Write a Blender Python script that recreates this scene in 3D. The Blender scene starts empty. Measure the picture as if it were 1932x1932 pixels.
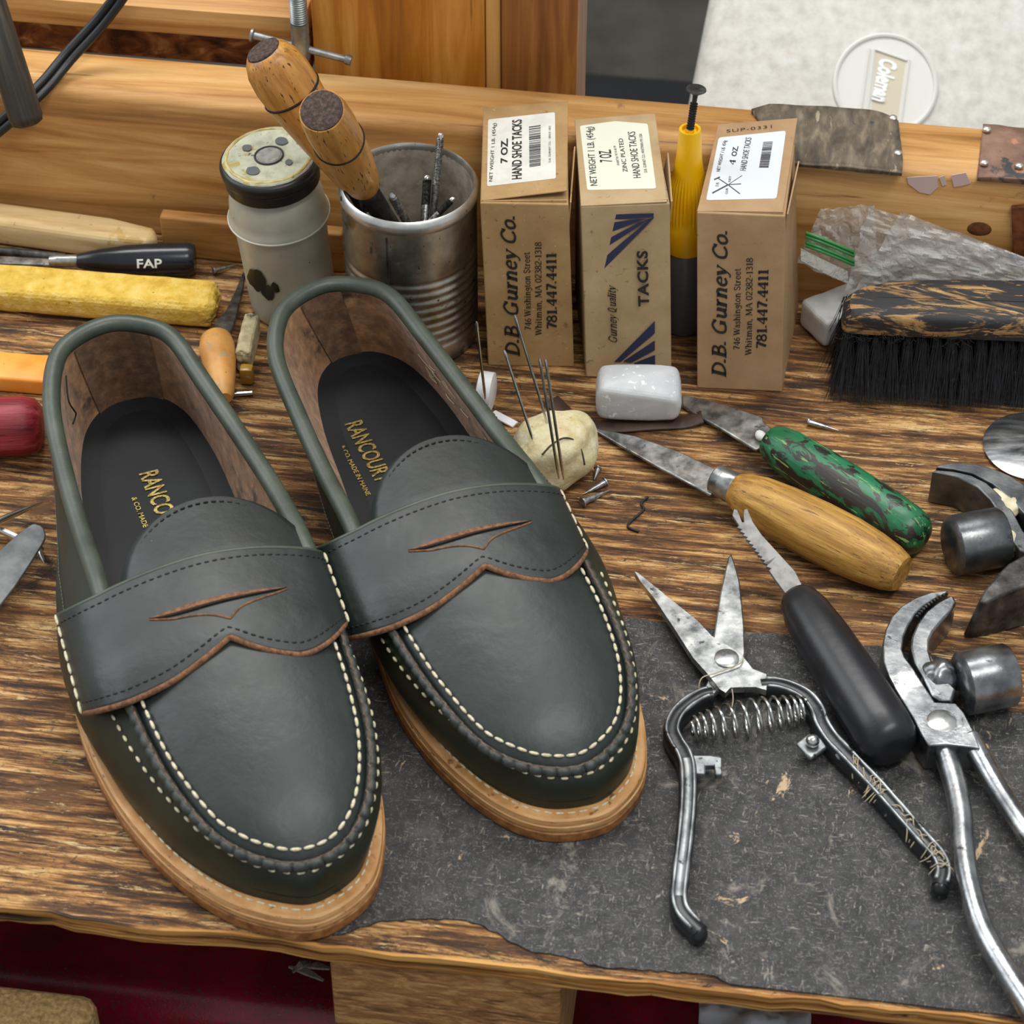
import bpy, bmesh, math, random
import numpy as np
from mathutils import Vector, Matrix, noise
from mathutils.geometry import tessellate_polygon

# ------------------------------------------------------------------ camera, world, lights
F_PX, PITCH, YAW, DIST = 4800.0, math.radians(44), math.radians(7.8), 1.04
FW = Vector((-math.sin(YAW)*math.cos(PITCH), math.cos(YAW)*math.cos(PITCH), -math.sin(PITCH)))
RT = Vector((math.cos(YAW), math.sin(YAW), 0))
UP = RT.cross(FW)
CAM = -FW*DIST
sc = bpy.context.scene
cd = bpy.data.cameras.new('camera'); cam = bpy.data.objects.new('camera', cd); sc.collection.objects.link(cam)
cd.sensor_width = 36; cd.lens = 36*F_PX/1932; cd.clip_start = .02; cd.clip_end = 50
cam.location = CAM; cam.rotation_euler = (math.pi/2-PITCH, 0, YAW)
cd.dof.use_dof = True; cd.dof.focus_distance = 1.03; cd.dof.aperture_fstop = 22
sc.camera = cam
sc.view_settings.view_transform = 'Standard'; sc.view_settings.look = 'None'
sc.view_settings.exposure = 0.0; sc.view_settings.gamma = 1.0; sc.view_settings.use_curve_mapping = False

w = bpy.data.worlds.new('workshop_light'); sc.world = w; w.use_nodes = True
bg = w.node_tree.nodes['Background']; bg.inputs[0].default_value = (0.90, 0.95, 1.0, 1); bg.inputs[1].default_value = 0.50
def area(name, loc, target, size, power, col=(1, 1, 1)):
    l = bpy.data.lights.new(name, 'AREA'); l.shape = 'RECTANGLE'; l.size, l.size_y = size; l.energy = power; l.color = col
    o = bpy.data.objects.new(name, l); sc.collection.objects.link(o); o.location = loc
    o.rotation_euler = (Vector(target)-Vector(loc)).to_track_quat('-Z', 'Y').to_euler(); return o
area('ceiling_tube_light', (-.25, .75, 1.75), (0, 0, 0), (1.5, .35), 25, (1, .985, .95))
area('fill_light', (-1.7, .3, 1.2), (0, 0, 0), (1.2, 1.0), 14, (.95, .98, 1))  # unseen fill lamp, added to brighten the box fronts and rail face
area('second_tube_light', (.6, -.5, 1.9), (0, 0, 0), (1.4, .3), 20, (1, .985, .95))

# ------------------------------------------------------------------ pixel -> place helpers
def ray(x, y): return FW*F_PX + RT*(x-966) - UP*(y-966)
def G(x, y, z=0.0):
    r = ray(x, y); return CAM + r*((z-CAM.z)/r.z)
def GY(x, y, Y):
    r = ray(x, y); return CAM + r*((Y-CAM.y)/r.y)
def DP(x, y, d): return CAM + ray(x, y)*(d/F_PX)
def depth(p): return (Vector(p)-CAM).dot(FW)
def V(*a): return Vector(a)

# ------------------------------------------------------------------ mesh helpers
WM = {}
class MB:
    def __init__(s): s.v = []; s.f = []
    def add(s, vs, fs):
        n = len(s.v); s.v += [Vector(a) for a in vs]; s.f += [tuple(i+n for i in f) for f in fs]
    def bm(s, b):
        b.verts.ensure_lookup_table(); b.verts.index_update()
        s.add([v.co.copy() for v in b.verts], [[v.index for v in f.verts] for f in b.faces]); b.free()
    def grid(s, P, cu=False, cv=False):
        nu, nv = len(P), len(P[0]); fs = []
        for i in range(nu if cu else nu-1):
            for j in range(nv if cv else nv-1):
                a, b = i, (i+1) % nu; c, d = j, (j+1) % nv
                fs.append((a*nv+c, b*nv+c, b*nv+d, a*nv+d))
        s.add([p for r in P for p in r], fs)
    def tube(s, pts, r, seg=8, closed=False, flat=None, cap=True):
        pts = [Vector(p) for p in pts]; n = len(pts)
        R = r if isinstance(r, (list, tuple)) else [r]*n
        T = []
        for i in range(n):
            a = pts[(i-1) % n] if (closed or i) else pts[0]; b = pts[(i+1) % n] if (closed or i < n-1) else pts[-1]
            T.append((b-a).normalized() if (b-a).length > 1e-9 else Vector((0, 0, 1)))
        up = flat if flat is not None else (Vector((0, 0, 1)) if abs(T[0].z) < .9 else Vector((1, 0, 0)))
        N = (up-T[0]*up.dot(T[0])).normalized(); P = []
        fx, fy = (1, 1) if flat is None else (1, 1)
        for i in range(n):
            if flat is not None: N = flat
            N = (N-T[i]*N.dot(T[i])).normalized(); B = T[i].cross(N)
            P.append([pts[i]+(N*math.cos(2*math.pi*k/seg)+B*math.sin(2*math.pi*k/seg))*R[i] for k in range(seg)])
        s.grid(P, cu=closed, cv=True)
        if cap and not closed:
            m = len(s.v)-n*seg
            s.f.append(tuple(m+k for k in range(seg))[::-1]); s.f.append(tuple(m+(n-1)*seg+k for k in range(seg)))
    def strip(s, pts, w, h, up=(0, 0, 1)):
        """bar of rectangular section w (across) x h (down from pts) along pts"""
        pts = [Vector(p) for p in pts]; n = len(pts); P = []
        W = w if isinstance(w, (list, tuple)) else [w]*n
        up = Vector(up)
        for i in range(n):
            t = (pts[min(i+1, n-1)]-pts[max(i-1, 0)]).normalized(); b = t.cross(up).normalized()
            c = min(W[i], h)*.22; a = W[i]/2
            sec = [(-a, -c), (-a+c, 0), (a-c, 0), (a, -c), (a, -h+c), (a-c, -h), (-a+c, -h), (-a, -h+c)]
            P.append([pts[i]+b*x+up*z for x, z in sec])
        s.grid(P, cv=True); m = len(s.v)-n*8
        s.f.append(tuple(m+k for k in range(8))[::-1]); s.f.append(tuple(m+(n-1)*8+k for k in range(8)))
    def lathe(s, p0, p1, prof, seg=40, wob=0):
        p0, p1 = Vector(p0), Vector(p1); a = p1-p0; z = a.normalized()
        x = (Vector((0, 0, 1)) if abs(z.z) < .9 else Vector((1, 0, 0))); x = (x-z*x.dot(z)).normalized(); y = z.cross(x)
        P = [[p0+a*t+(x*math.cos(2*math.pi*k/seg)+y*math.sin(2*math.pi*k/seg))*r for k in range(seg)] for t, r in prof]
        if wob:
            P = [[q+(q-p0-a*prof[i][0])*wob*noise.noise(q*90) for q in row] for i, row in enumerate(P)]
        s.grid(P, cv=True); m = len(s.v)-len(prof)*seg
        if prof[0][1] > 1e-5: s.f.append(tuple(m+k for k in range(seg))[::-1])
        if prof[-1][1] > 1e-5: s.f.append(tuple(m+(len(prof)-1)*seg+k for k in range(seg)))
    def prism(s, top, down):
        top = [Vector(p) for p in top]; n = len(top)
        bot = [Vector(p) for p in down] if isinstance(down, list) else [p+Vector(down) for p in top]
        tr = tessellate_polygon([top]); m = len(s.v)
        s.v += top+bot
        nrm = sum(((top[t[1]]-top[t[0]]).cross(top[t[2]]-top[t[0]]) for t in tr), Vector())
        flip = nrm.dot(top[0]-bot[0]) < 0
        for t in tr:
            t = t[::-1] if flip else t
            s.f.append(tuple(m+i for i in t)); s.f.append(tuple(m+n+i for i in t[::-1]))
        for i in range(n):
            j = (i+1) % n; s.f.append((m+i, m+j, m+n+j, m+n+i))
    def hexa(s, b, t):
        s.add(list(b)+list(t), [(3, 2, 1, 0), (4, 5, 6, 7), (0, 1, 5, 4), (1, 2, 6, 5), (2, 3, 7, 6), (3, 0, 4, 7)])
    def rbox(s, c, size, rz=0, bev=.001, seg=2, M=None, cuts=0, fn=None):
        b = bmesh.new(); bmesh.ops.create_cube(b, size=1)
        for v in b.verts: v.co = Vector((v.co.x*size[0], v.co.y*size[1], v.co.z*size[2]))
        if bev: bmesh.ops.bevel(b, geom=b.edges[:], offset=bev, segments=seg, profile=.5, affect='EDGES')
        if cuts: bmesh.ops.subdivide_edges(b, edges=b.edges[:], cuts=cuts, use_grid_fill=True)
        if fn:
            for v in b.verts: v.co = fn(v.co)
        m = Matrix.Translation(Vector(c)) @ (M.to_4x4() if M else Matrix.Rotation(rz, 4, 'Z'))
        bmesh.ops.transform(b, matrix=m, verts=b.verts[:]); s.bm(b)
    def blob(s, c, rad, rz=0, amp=.1, sc_=60, sub=4, fn=None):
        b = bmesh.new(); bmesh.ops.create_icosphere(b, subdivisions=sub, radius=1)
        m = Matrix.Rotation(rz, 3, 'Z')
        for v in b.verts:
            p = v.co.copy(); k = 1+amp*noise.fractal(Vector((p.x*rad[0], p.y*rad[1], p.z*rad[2]))*sc_+Vector(c)*37, 1, 2, 3)
            q = Vector((p.x*rad[0]*k, p.y*rad[1]*k, p.z*rad[2]*k))
            if fn: q = fn(q)
            v.co = Vector(c)+m@q
        s.bm(b)
    def build(s, name, m, parent=None, loc=None, smooth=38, axis=None, mods=None):
        me = bpy.data.meshes.new(name)
        if loc is None: loc = Vector(parent['_p']) if parent is not None else Vector((0, 0, 0))
        loc = Vector(loc)
        rot = Matrix.Identity(3)
        if axis is not None:
            rot = (Vector(axis[1])-Vector(axis[0])).to_track_quat('Z', 'Y').to_matrix(); loc = Vector(axis[0])
        inv = rot.transposed()
        me.from_pydata([inv@(v-loc) for v in s.v], [], s.f); me.validate(); me.update()
        b = bmesh.new(); b.from_mesh(me); bmesh.ops.recalc_face_normals(b, faces=b.faces[:]); b.to_mesh(me); b.free()
        if smooth:
            me.shade_smooth()
            if smooth < 180: me.set_sharp_from_angle(angle=math.radians(smooth))
        o = bpy.data.objects.new(name, me); sc.collection.objects.link(o); me.materials.append(m)
        W = Matrix.Translation(loc) @ rot.to_4x4(); WM[o.name] = W
        o.matrix_basis = W
        if parent is not None:
            o.parent = parent; o.matrix_parent_inverse = WM[parent.name].inverted()
        o['_p'] = tuple(loc)
        for k, kw in (mods or []):
            md = o.modifiers.new(k.lower(), k)
            for a, v in kw.items(): setattr(md, a, v)
        return o
BEV = lambda w, seg=2: ('BEVEL', dict(width=w, segments=seg, limit_method='ANGLE', angle_limit=math.radians(35)))
SOL = lambda t, off=-1: ('SOLIDIFY', dict(thickness=t, offset=off))
SUB = lambda n=1: ('SUBSURF', dict(levels=n, render_levels=n))

def tag(o, label, cat, group=None, kind=None):
    if label: o['label'] = label
    if cat: o['category'] = cat
    if group: o['group'] = group
    if kind: o['kind'] = kind
    return o
def thing(name, label, cat, loc, group=None):
    o = bpy.data.objects.new(name, None); sc.collection.objects.link(o); o.location = Vector(loc); o['_p'] = tuple(Vector(loc)); WM[o.name] = Matrix.Translation(Vector(loc))
    o.empty_display_size = .01
    return tag(o, label, cat, group)

def cr(pts, n=8, closed=False):
    """Catmull-Rom through pts, n samples a segment"""
    A = np.array([list(p) for p in pts], float); N = len(A); out = []
    for i in range(N if closed else N-1):
        if closed: p = [A[(i+k) % N] for k in (-1, 0, 1, 2)]
        else: p = [A[max(i-1, 0)], A[i], A[i+1], A[min(i+2, N-1)]]
        for k in range(n):
            t = k/n
            out.append(.5*((2*p[1])+(-p[0]+p[2])*t+(2*p[0]-5*p[1]+4*p[2]-p[3])*t*t+(-p[0]+3*p[1]-3*p[2]+p[3])*t**3))
    if not closed: out.append(A[-1])
    return np.array(out)
def resample(P, n, closed=False):
    P = np.array([list(p) for p in P], float)
    if closed: P = np.vstack([P, P[:1]])
    d = np.r_[0, np.cumsum(np.linalg.norm(np.diff(P, axis=0), axis=1))]
    t = np.linspace(0, d[-1], n+1)[:-1] if closed else np.linspace(0, d[-1], n)
    return np.stack([np.interp(t, d, P[:, k]) for k in range(P.shape[1])], 1), d[-1]
def stitches(mb, path, pitch, r, frac=.72, lift=0.0):
    P, L = resample(path, max(3, int(len(path)*4)))
    n = max(1, int(L/pitch)); d = np.linspace(0, L, len(P))
    f = lambda s: Vector([np.interp(s, d, P[:, k]) for k in range(3)])
    for i in range(n):
        a = (i+.5-frac/2)*L/n; b = (i+.5+frac/2)*L/n
        pts = [f(a+(b-a)*k/4)+Vector((0, 0, lift)) for k in range(5)]
        mb.tube(pts, [r*.45, r*.95, r, r*.95, r*.45], 6)

# ------------------------------------------------------------------ materials
def lin(h):
    h = h.lstrip('#'); c = [int(h[i:i+2], 16)/255 for i in (0, 2, 4)]
    return tuple((x/12.92 if x <= .04045 else ((x+.055)/1.055)**2.4) for x in c)+(1,)
def mat(name, ramp, scale=60, stretch=(1, 1, 1), rot=0, detail=6, dist=0, nrough=.6, rough=.6, rvar=0, metal=0, spec=.5, spots=(), bump=None, alpha=None, sss=0, coat=0, metalmask=None, emis=None, sheen=0, trans=0):
    m = bpy.data.materials.new(name); m.use_nodes = True; nt = m.node_tree; N = nt.nodes; L = nt.links
    bs = N['Principled BSDF']; tc = N.new('ShaderNodeTexCoord')
    def coords(st, rt):
        a = N.new('ShaderNodeMapping'); L.new(tc.outputs['Object'], a.inputs[0]); a.inputs['Rotation'].default_value = (0, 0, -rt)
        b = N.new('ShaderNodeMapping'); L.new(a.outputs[0], b.inputs[0]); b.inputs['Scale'].default_value = st
        return b.outputs[0]
    def nz(sc_, st, rt=rot, det=detail, ds=0, off=0, nr=nrough):
        n = N.new('ShaderNodeTexNoise'); n.inputs['Scale'].default_value = sc_; n.inputs['Detail'].default_value = det
        n.inputs['Distortion'].default_value = ds; n.inputs['Roughness'].default_value = nr
        c = coords(st, rt)
        if off:
            ad = N.new('ShaderNodeVectorMath'); ad.inputs[1].default_value = (off, off*1.7, off*.6); L.new(c, ad.inputs[0]); c = ad.outputs[0]
        L.new(c, n.inputs['Vector']); return n.outputs['Fac']
    if isinstance(ramp, str): ramp = [(.5, ramp)]
    rp = N.new('ShaderNodeValToRGB'); L.new(nz(scale, stretch, ds=dist), rp.inputs[0])
    el = rp.color_ramp.elements
    while len(el) < len(ramp): el.new(.5)
    while len(el) > max(1, len(ramp)): el.remove(el[-1])
    for e, (p, h) in zip(el, ramp): e.position = p; e.color = lin(h)
    col = rp.outputs[0]; first = None
    for i, sp in enumerate(spots):
        h, s_, lo, hi = sp[:4]; st = sp[4] if len(sp) > 4 else (1, 1, 1); ds = sp[5] if len(sp) > 5 else .3
        mr = N.new('ShaderNodeMapRange'); mr.interpolation_type = 'SMOOTHSTEP'; L.new(nz(s_, st, off=3.1*(i+1), ds=ds), mr.inputs[0])
        mr.inputs[1].default_value = lo; mr.inputs[2].default_value = hi
        mx = N.new('ShaderNodeMix'); mx.data_type = 'RGBA'; L.new(mr.outputs[0], mx.inputs[0]); L.new(col, mx.inputs[6]); mx.inputs[7].default_value = lin(h)
        col = mx.outputs[2]
        if first is None: first = mr.outputs[0]
    L.new(col, bs.inputs['Base Color'])
    bs.inputs['Roughness'].default_value = rough; bs.inputs['Metallic'].default_value = metal; bs.inputs['Specular IOR Level'].default_value = spec
    if rvar:
        mr = N.new('ShaderNodeMapRange'); L.new(nz(scale*1.3, stretch, off=9), mr.inputs[0]); mr.inputs[1].default_value = .3; mr.inputs[2].default_value = .7
        mr.inputs[3].default_value = max(.03, rough-rvar); mr.inputs[4].default_value = min(1, rough+rvar); L.new(mr.outputs[0], bs.inputs['Roughness'])
    if metalmask is not None and first is not None:
        mr = N.new('ShaderNodeMapRange'); L.new(first, mr.inputs[0]); mr.inputs[3].default_value = metal; mr.inputs[4].default_value = metalmask; L.new(mr.outputs[0], bs.inputs['Metallic'])
    if bump:
        bl = bump if isinstance(bump, list) else [bump]; prev = None
        for bp in bl:
            bn = N.new('ShaderNodeBump'); bn.inputs['Strength'].default_value = bp[2] if len(bp) > 2 else .6; bn.inputs['Distance'].default_value = bp[1]
            L.new(nz(bp[0], bp[3] if len(bp) > 3 else stretch, off=1.3), bn.inputs['Height'])
            if prev: L.new(prev, bn.inputs['Normal'])
            prev = bn.outputs[0]
        L.new(prev, bs.inputs['Normal'])
    if sss: bs.inputs['Subsurface Weight'].default_value = sss; bs.inputs['Subsurface Radius'].default_value = (.006, .005, .004); bs.inputs['Subsurface Scale'].default_value = 1
    if coat: bs.inputs['Coat Weight'].default_value = coat; bs.inputs['Coat Roughness'].default_value = .15
    if sheen: bs.inputs['Sheen Weight'].default_value = sheen
    if trans: bs.inputs['Transmission Weight'].default_value = trans
    if alpha is not None: bs.inputs['Alpha'].default_value = alpha
    return m
def plain(name, h, rough=.5, metal=0, **k): return mat(name, h, rough=rough, metal=metal, **k)

# text outlines -> flat mesh laid on a plane
def text(s, size, shear=0, bold=0, space=1.0):
    c = bpy.data.curves.new('lettering_curve', 'FONT'); c.body = s; c.size = size; c.shear = shear; c.offset = bold*size; c.space_character = space; c.resolution_u = 3
    o = bpy.data.objects.new('lettering_curve', c); sc.collection.objects.link(o)
    dg = bpy.context.evaluated_depsgraph_get(); me = bpy.data.meshes.new_from_object(o.evaluated_get(dg))
    vs = [v.co.copy() for v in me.vertices]; fs = [tuple(p.vertices) for p in me.polygons]
    bpy.data.objects.remove(o); bpy.data.curves.remove(c); bpy.data.meshes.remove(me)
    return vs, fs
def lay(mb, tx, O, X, Y, N, width=None, height=None, lift=.00012, center=False, fn=None):
    vs, fs = tx
    if not vs: return
    x0 = min(v.x for v in vs); x1 = max(v.x for v in vs); y0 = min(v.y for v in vs); y1 = max(v.y for v in vs)
    sx = width/(x1-x0) if width else 1; sy = height/(y1-y0) if height else sx
    if not width: sx = sy
    out = []
    for v in vs:
        a, b = (v.x-x0)*sx, (v.y-(0 if height is None else y0))*sy
        out.append(fn(a, b) if fn else O+X*a+Y*b+N*lift)
    mb.add(out, fs)

# ------------------------------------------------------------------ shared materials
random.seed(7)
M_table = mat('worn_plywood', [(.36, '#1f120a'), (.44, '#4a2e18'), (.495, '#80542b'), (.535, '#b7844a'), (.58, '#dcb072'), (.68, '#ebcd96')], 1, (15, 190, 1), detail=14, nrough=.78, dist=.25, rough=.62,
    spots=[('#6e4a28', 1, .51, .64, (7, 26, 1), 1.2), ('#352318', 1, .54, .62, (13, 52, 1), 1.6), ('#332b26', 8, .56, .66, (.8, 1.7, 1), 2.2), ('#e3c48c', 1, .575, .61, (34, 330, 1), .6), ('#201510', 1, .565, .60, (30, 800, 1), .4), ('#4d3a2a', 620, .56, .62, (.45, 1, 1), 1.0), ('#c9a873', 800, .60, .66, (.4, 1, 1), 1.0), ('#1f1d1e', 36, .605, .635, (.7, 1.5, 1), 1.8), ('#6e3a20', 14, .66, .74, (1, 2, 1), .5)],
    bump=[(1, .0008, .8, (18, 400, 1)), (900, .0004, .7, (.6, 1, 1))])
M_ply_edge = mat('plywood_edge', [(.3, '#5c3b18'), (.45, '#a06b2e'), (.6, '#cf9a52')], 1, (14, 60, 420), detail=5, rough=.7, spots=[('#2c1a0c', 1, .56, .66, (10, 10, 300))], bump=(1, .0008, .6, (20, 60, 500)))
M_rail = mat('pine_rail', [(.28, '#7d5224'), (.42, '#ad7a3e'), (.55, '#c8985a'), (.7, '#dbb37a')], 1, (5, 70, 70), detail=11, nrough=.68, dist=.8, rough=.55, spots=[('#7a5226', 1, .58, .7, (6, 120, 120), .5), ('#8f6b45', 30, .66, .72), ('#3b2a1c', 70, .72, .76)], bump=(1, .0003, .6, (10, 200, 200)))
M_post = mat('honey_post', [(.3, '#8a5115'), (.45, '#b87424'), (.6, '#d39644'), (.72, '#dfae66')], 1, (70, 70, 5), detail=6, dist=.6, rough=.42, spots=[('#7a4310', 1, .6, .7, (140, 140, 6))], bump=(1, .0002, .5, (150, 150, 8)))
M_post2 = mat('brown_post', [(.3, '#5a3213'), (.5, '#8f5a28'), (.68, '#b5803f')], 1, (60, 60, 5), detail=6, dist=.8, rough=.5, spots=[('#3d200c', 1, .58, .7, (90, 90, 9))])
M_strip = mat('pale_strip', [(.3, '#b57f3a'), (.6, '#d8a55e')], 1, (70, 70, 6), rough=.5)
M_osb = mat('strand_board', [(.32, '#3d2010'), (.45, '#6d3d1c'), (.58, '#8f5a2e'), (.7, '#b98a55')], 60, (.7, 1, 1.2), detail=3, dist=1.8, rough=.75, bump=(90, .003, .8))
M_steel = mat('worn_steel', [(.35, '#6d6f70'), (.5, '#a2a4a3'), (.65, '#c9cac7')], 120, detail=8, rough=.34, rvar=.13, metal=.9, spots=[('#3c3733', 150, .62, .7), ('#8a8780', 60, .6, .7)], bump=(500, .0001, .5), metalmask=.35)
M_bright = mat('bright_steel', [(.35, '#b9bbba'), (.65, '#dededa')], 90, detail=5, rough=.22, rvar=.08, metal=1)
M_dark = mat('dark_steel', [(.35, '#2c2b2a'), (.5, '#4a4846'), (.68, '#6e6b67')], 130, detail=8, rough=.45, rvar=.12, metal=.7, bump=(600, .00015, .6))
M_nail = plain('nail_steel', '#cfcabf', .3, .8)
M_ink = plain('black_ink', '#26221f', .7)
M_blue_ink = plain('navy_ink', '#2b2f4e', .7)
M_grey_ink = plain('grey_ink', '#4c4b4d', .7)

# ------------------------------------------------------------------ floor
f = MB(); f.rbox((0, .8, -.78), (5, 5, .04), bev=0)
tag(f.build('floor', mat('concrete', [(.3, '#37352f'), (.6, '#4d4a42')], 12, detail=6, rough=.8, spots=[('#2a2824', 5, .55, .7)]), smooth=None), None, None, kind='structure')

f = MB(); f.rbox((0, 3.33, .92), (5, .06, 3.4), bev=0)
tag(f.build('wall_back', plain('painted_wall', '#a8a59c', .8), smooth=None), None, None, kind='structure')
# ------------------------------------------------------------------ workbench
TF = -.2228
bench = thing('workbench', 'worn plywood workbench with a back rail and scarred streaky top', 'workbench', (0, 0, 0))
t = MB()
nx = 110; front = []
for i in range(nx+1):
    x = -.42+.9*i/nx; front.append(V(x, TF+.0022*noise.noise(V(x*25, 3, 0))+.0009*noise.noise(V(x*130, 7, 0)), 0))
t.prism(front+[V(.48, .195, 0), V(-.42, .195, 0)], (0, 0, -.0088))
top = t.build('plywood_top', M_table, bench, smooth=20)
e = MB()
for zz, hh, off in ((-.0014, .0026, .0011), (-.0036, .0020, .0002), (-.0058, .0020, .0009), (-.0080, .0018, .0004)):
    P = [[p+V(0, -off-.0009*noise.noise(V(p.x*170, zz*900, 2)), zz+s) for s in (hh/2, -hh/2)] for p in front]
    Q = [[p+V(0, .004, zz+s) for s in (hh/2, -hh/2)] for p in front]
    e.grid([[a[0], a[1], b[1], b[0]] for a, b in zip(P, Q)], cv=True)
e.build('plywood_edge', M_ply_edge, bench, smooth=30)
R0, R1, RB0, RB1, RZ = V(-.45, .1670, 0), V(.45, .1460, 0), V(-.45, .1945, 0), V(.45, .1865, 0), .0755
r = MB(); up = V(0, 0, RZ)
NR = 60; P = []
for i in range(NR+1):
    k = i/NR; a = R0.lerp(R1, k); b = RB0.lerp(RB1, k); w_ = V(0, .0006*noise.noise(V(k*20, 1, 1)), .0009*noise.noise(V(k*24, 5, 2)))
    c = .003
    P.append([a+V(0, 0, .0003), a+up*.5+w_*.3, a+up-V(0, 0, c)+w_, a+up+V(0, c*.8, -c*.25)+w_, a+up+V(0, c*2, 0)+w_*.5, b+up-V(0, .002, 0), b+up-V(0, 0, .002), b+V(0, 0, .0003)])
r.grid(P, cv=True); r.f.append(tuple(range(8))); r.f.append(tuple(NR*8+k for k in range(8))[::-1])
rail = r.build('back_rail', M_rail, bench, smooth=50)
def RF(x, y):                       # pixel -> point on the rail's front face
    rr = ray(x, y); n = V(R1.y-R0.y, -(R1.x-R0.x), 0); k = (R0-CAM).dot(n)/rr.dot(n); return CAM+rr*k
RN = V(R1.y-R0.y, -(R1.x-R0.x), 0).normalized()
def patch(name, topline, m, lab, th=.0016):
    """leather or sheet laid over the rail's top and its front edge: topline = pixels of back edge then pixels of front edge below the arris"""
    back, frt = topline; n = 24; mb = MB(); P = []
    B = resample([G(x, y, RZ+th) for x, y in back], n)[0]; Fp = resample([RF(x, y)+RN*th for x, y in frt], n)[0]
    for i in range(n):
        b = Vector(B[i]); q = Vector(Fp[i]); a = R0.lerp(R1, (q.x-R0.x)/(R1.x-R0.x))+V(0, 0, RZ+th); row = []
        for k in range(8): row.append(b.lerp(a+V(0, .003, 0), k/7))
        row.append(a+V(0, .0004, -.0008)+RN*th*.7)
        for k in range(1, 5): row.append((a+V(0, 0, -.002)+RN*th).lerp(q, k/4))
        row = [p+V(0, 0, .0006*noise.noise(p*120)) for p in row]
        P.append(row)
    mb.grid(P); o = mb.build(name, m, rail, smooth=60, mods=[SOL(th, 1 if False else -1)]); o['label'] = lab; return o
M_lpatch = mat('grey_leather_scrap', [(.3, '#3d352c'), (.5, '#625647'), (.7, '#8c7d68')], 90, (2.2, .7, 1), dist=.3, rough=.75, spots=[('#a0917a', 120, .6, .66, (2, .5, 1)), ('#33373a', 50, .64, .68)], bump=(220, .0006, .7))
M_rust = mat('rusty_tin', [(.3, '#5d4336'), (.5, '#80604f'), (.7, '#967663')], 70, rough=.6, spots=[('#3c3b3c', 60, .57, .63), ('#b07c5f', 90, .62, .68)], bump=(200, .0003, .5), metal=.2)
lp = patch('leather_scrap', ([(1418, 206), (1450, 196), (1600, 202), (1660, 209), (1695, 228)], [(1478, 291), (1520, 300), (1600, 303), (1660, 310), (1703, 316)]), M_lpatch, 'grey leather scrap nailed over the rail', .0022)
rp = patch('tin_patch', ([(1855, 233), (1900, 238), (1990, 246)], [(1845, 328), (1900, 331), (1990, 338)]), M_rust, 'rusty tin sheet wrapped over the rail', .0009)
for par, pts in ((lp, [(1685, 222), (1694, 288)]), (rp, [(1862, 243), (1857, 306), (1923, 312)])):
    for x, y in pts:
        c = G(x, y, RZ+.0022); n = MB(); n.lathe(c-V(0, 0, .0006), c+V(0, 0, .0010), [(0, .0019), (.6, .0018), (1, .0009)], 16); n.build('nail_head', M_nail, par)
m_tape = plain('pink_tape', '#cfb3ad', .6)
for pts in ([(1711, 334), (1768, 331), (1770, 352), (1755, 366), (1735, 362), (1714, 346)], [(1772, 334), (1782, 330), (1786, 348), (1778, 350)], [(1794, 330), (1822, 325), (1832, 345), (1818, 349), (1800, 352)]):
    n = MB(); n.prism([RF(x, y)+RN*.0004 for x, y in pts], -RN*.0003); n.build('tape_scrap', m_tape, rail)['label'] = 'torn scrap of pinkish tape'
n = MB(); n.prism([RF(x, y)+RN*.0026 for x, y in [(1908, 385), (1990, 378), (1990, 497), (1912, 488)]], -RN*.0022)
n.build('leather_tab', mat('tan_leather_tab', [(.35, '#55290f'), (.6, '#7a4120')], 200, rough=.55, bump=(700, .0004, .6)), rail, mods=[BEV(.0005)])['label'] = 'brown grained leather tab'
k = RF(1850, 432); n = MB(); n.blob(k-RN*.0006, (.0062, .0012, .0045), amp=.12, sub=3); n.build('wood_knot', mat('knot_wood', [(.35, '#4a260f'), (.6, '#74441f')], 300, rough=.6), rail)['label'] = 'dark cracked knot'
b = MB(); b.rbox((.002, -.02, -.0088-.0447), (.0895, .4075, .0890), bev=.0015)
M_end = mat('end_grain', [(.3, '#6a4420'), (.48, '#946637'), (.66, '#b98d55')], 1, (60, 60, 230), detail=7, dist=1.6, rough=.85, spots=[('#5a3a1a', 1, .56, .64, (30, 30, 420), 1.5)], bump=(800, .0009, .8, (1, 1, 1)))
P0, P1 = G(625, 1800, -.012), G(1062, 1845, -.012)
b = MB(); b.rbox(((P0.x+P1.x)/2, -.0200, -.0090-.0447), (P1.x-P0.x, .4045, .0890), bev=.0015)
b.build('support_beam', M_end, bench, smooth=30)['label'] = 'square beam under the top, end grain showing'

# ------------------------------------------------------------------ below the bench front
tz = -.112; A = G(300, 1893, tz); c = V(-.08, A.y+.16, tz-.20)
tote = thing('storage_tote', 'dusty maroon plastic tote under the bench front', 'storage tote', V(c.x, c.y, tz-.40))
M_tote = mat('maroon_plastic', [(.4, '#6a0c1e'), (.6, '#8c142b')], 30, rough=.28, spots=[('#4a3a34', 700, .53, .66), ('#6d5d52', 1500, .62, .68)], bump=(900, .0003, .4))
n = MB(); n.rbox((c.x, c.y, tz-.02), (.62, .32, .04), bev=.012, seg=4); n.build('tote_lid', M_tote, tote, smooth=60)
n = MB(); n.rbox((c.x, c.y+.004, tz-.21), (.58, .29, .37), bev=.012, seg=3); n.build('tote_body', plain('blue_plastic', '#1e3350', .4), tote, smooth=60)['label'] = 'blue plastic body'
q0 = G(0, 1866, -.045); q1 = G(150, 1862, -.045); q2 = G(172, 1895, -.05)
n = MB()
n.rbox((q1.x-.055, q1.y-.024, -.40), (.125, .046, .71), bev=.006, seg=3, cuts=4)
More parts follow.
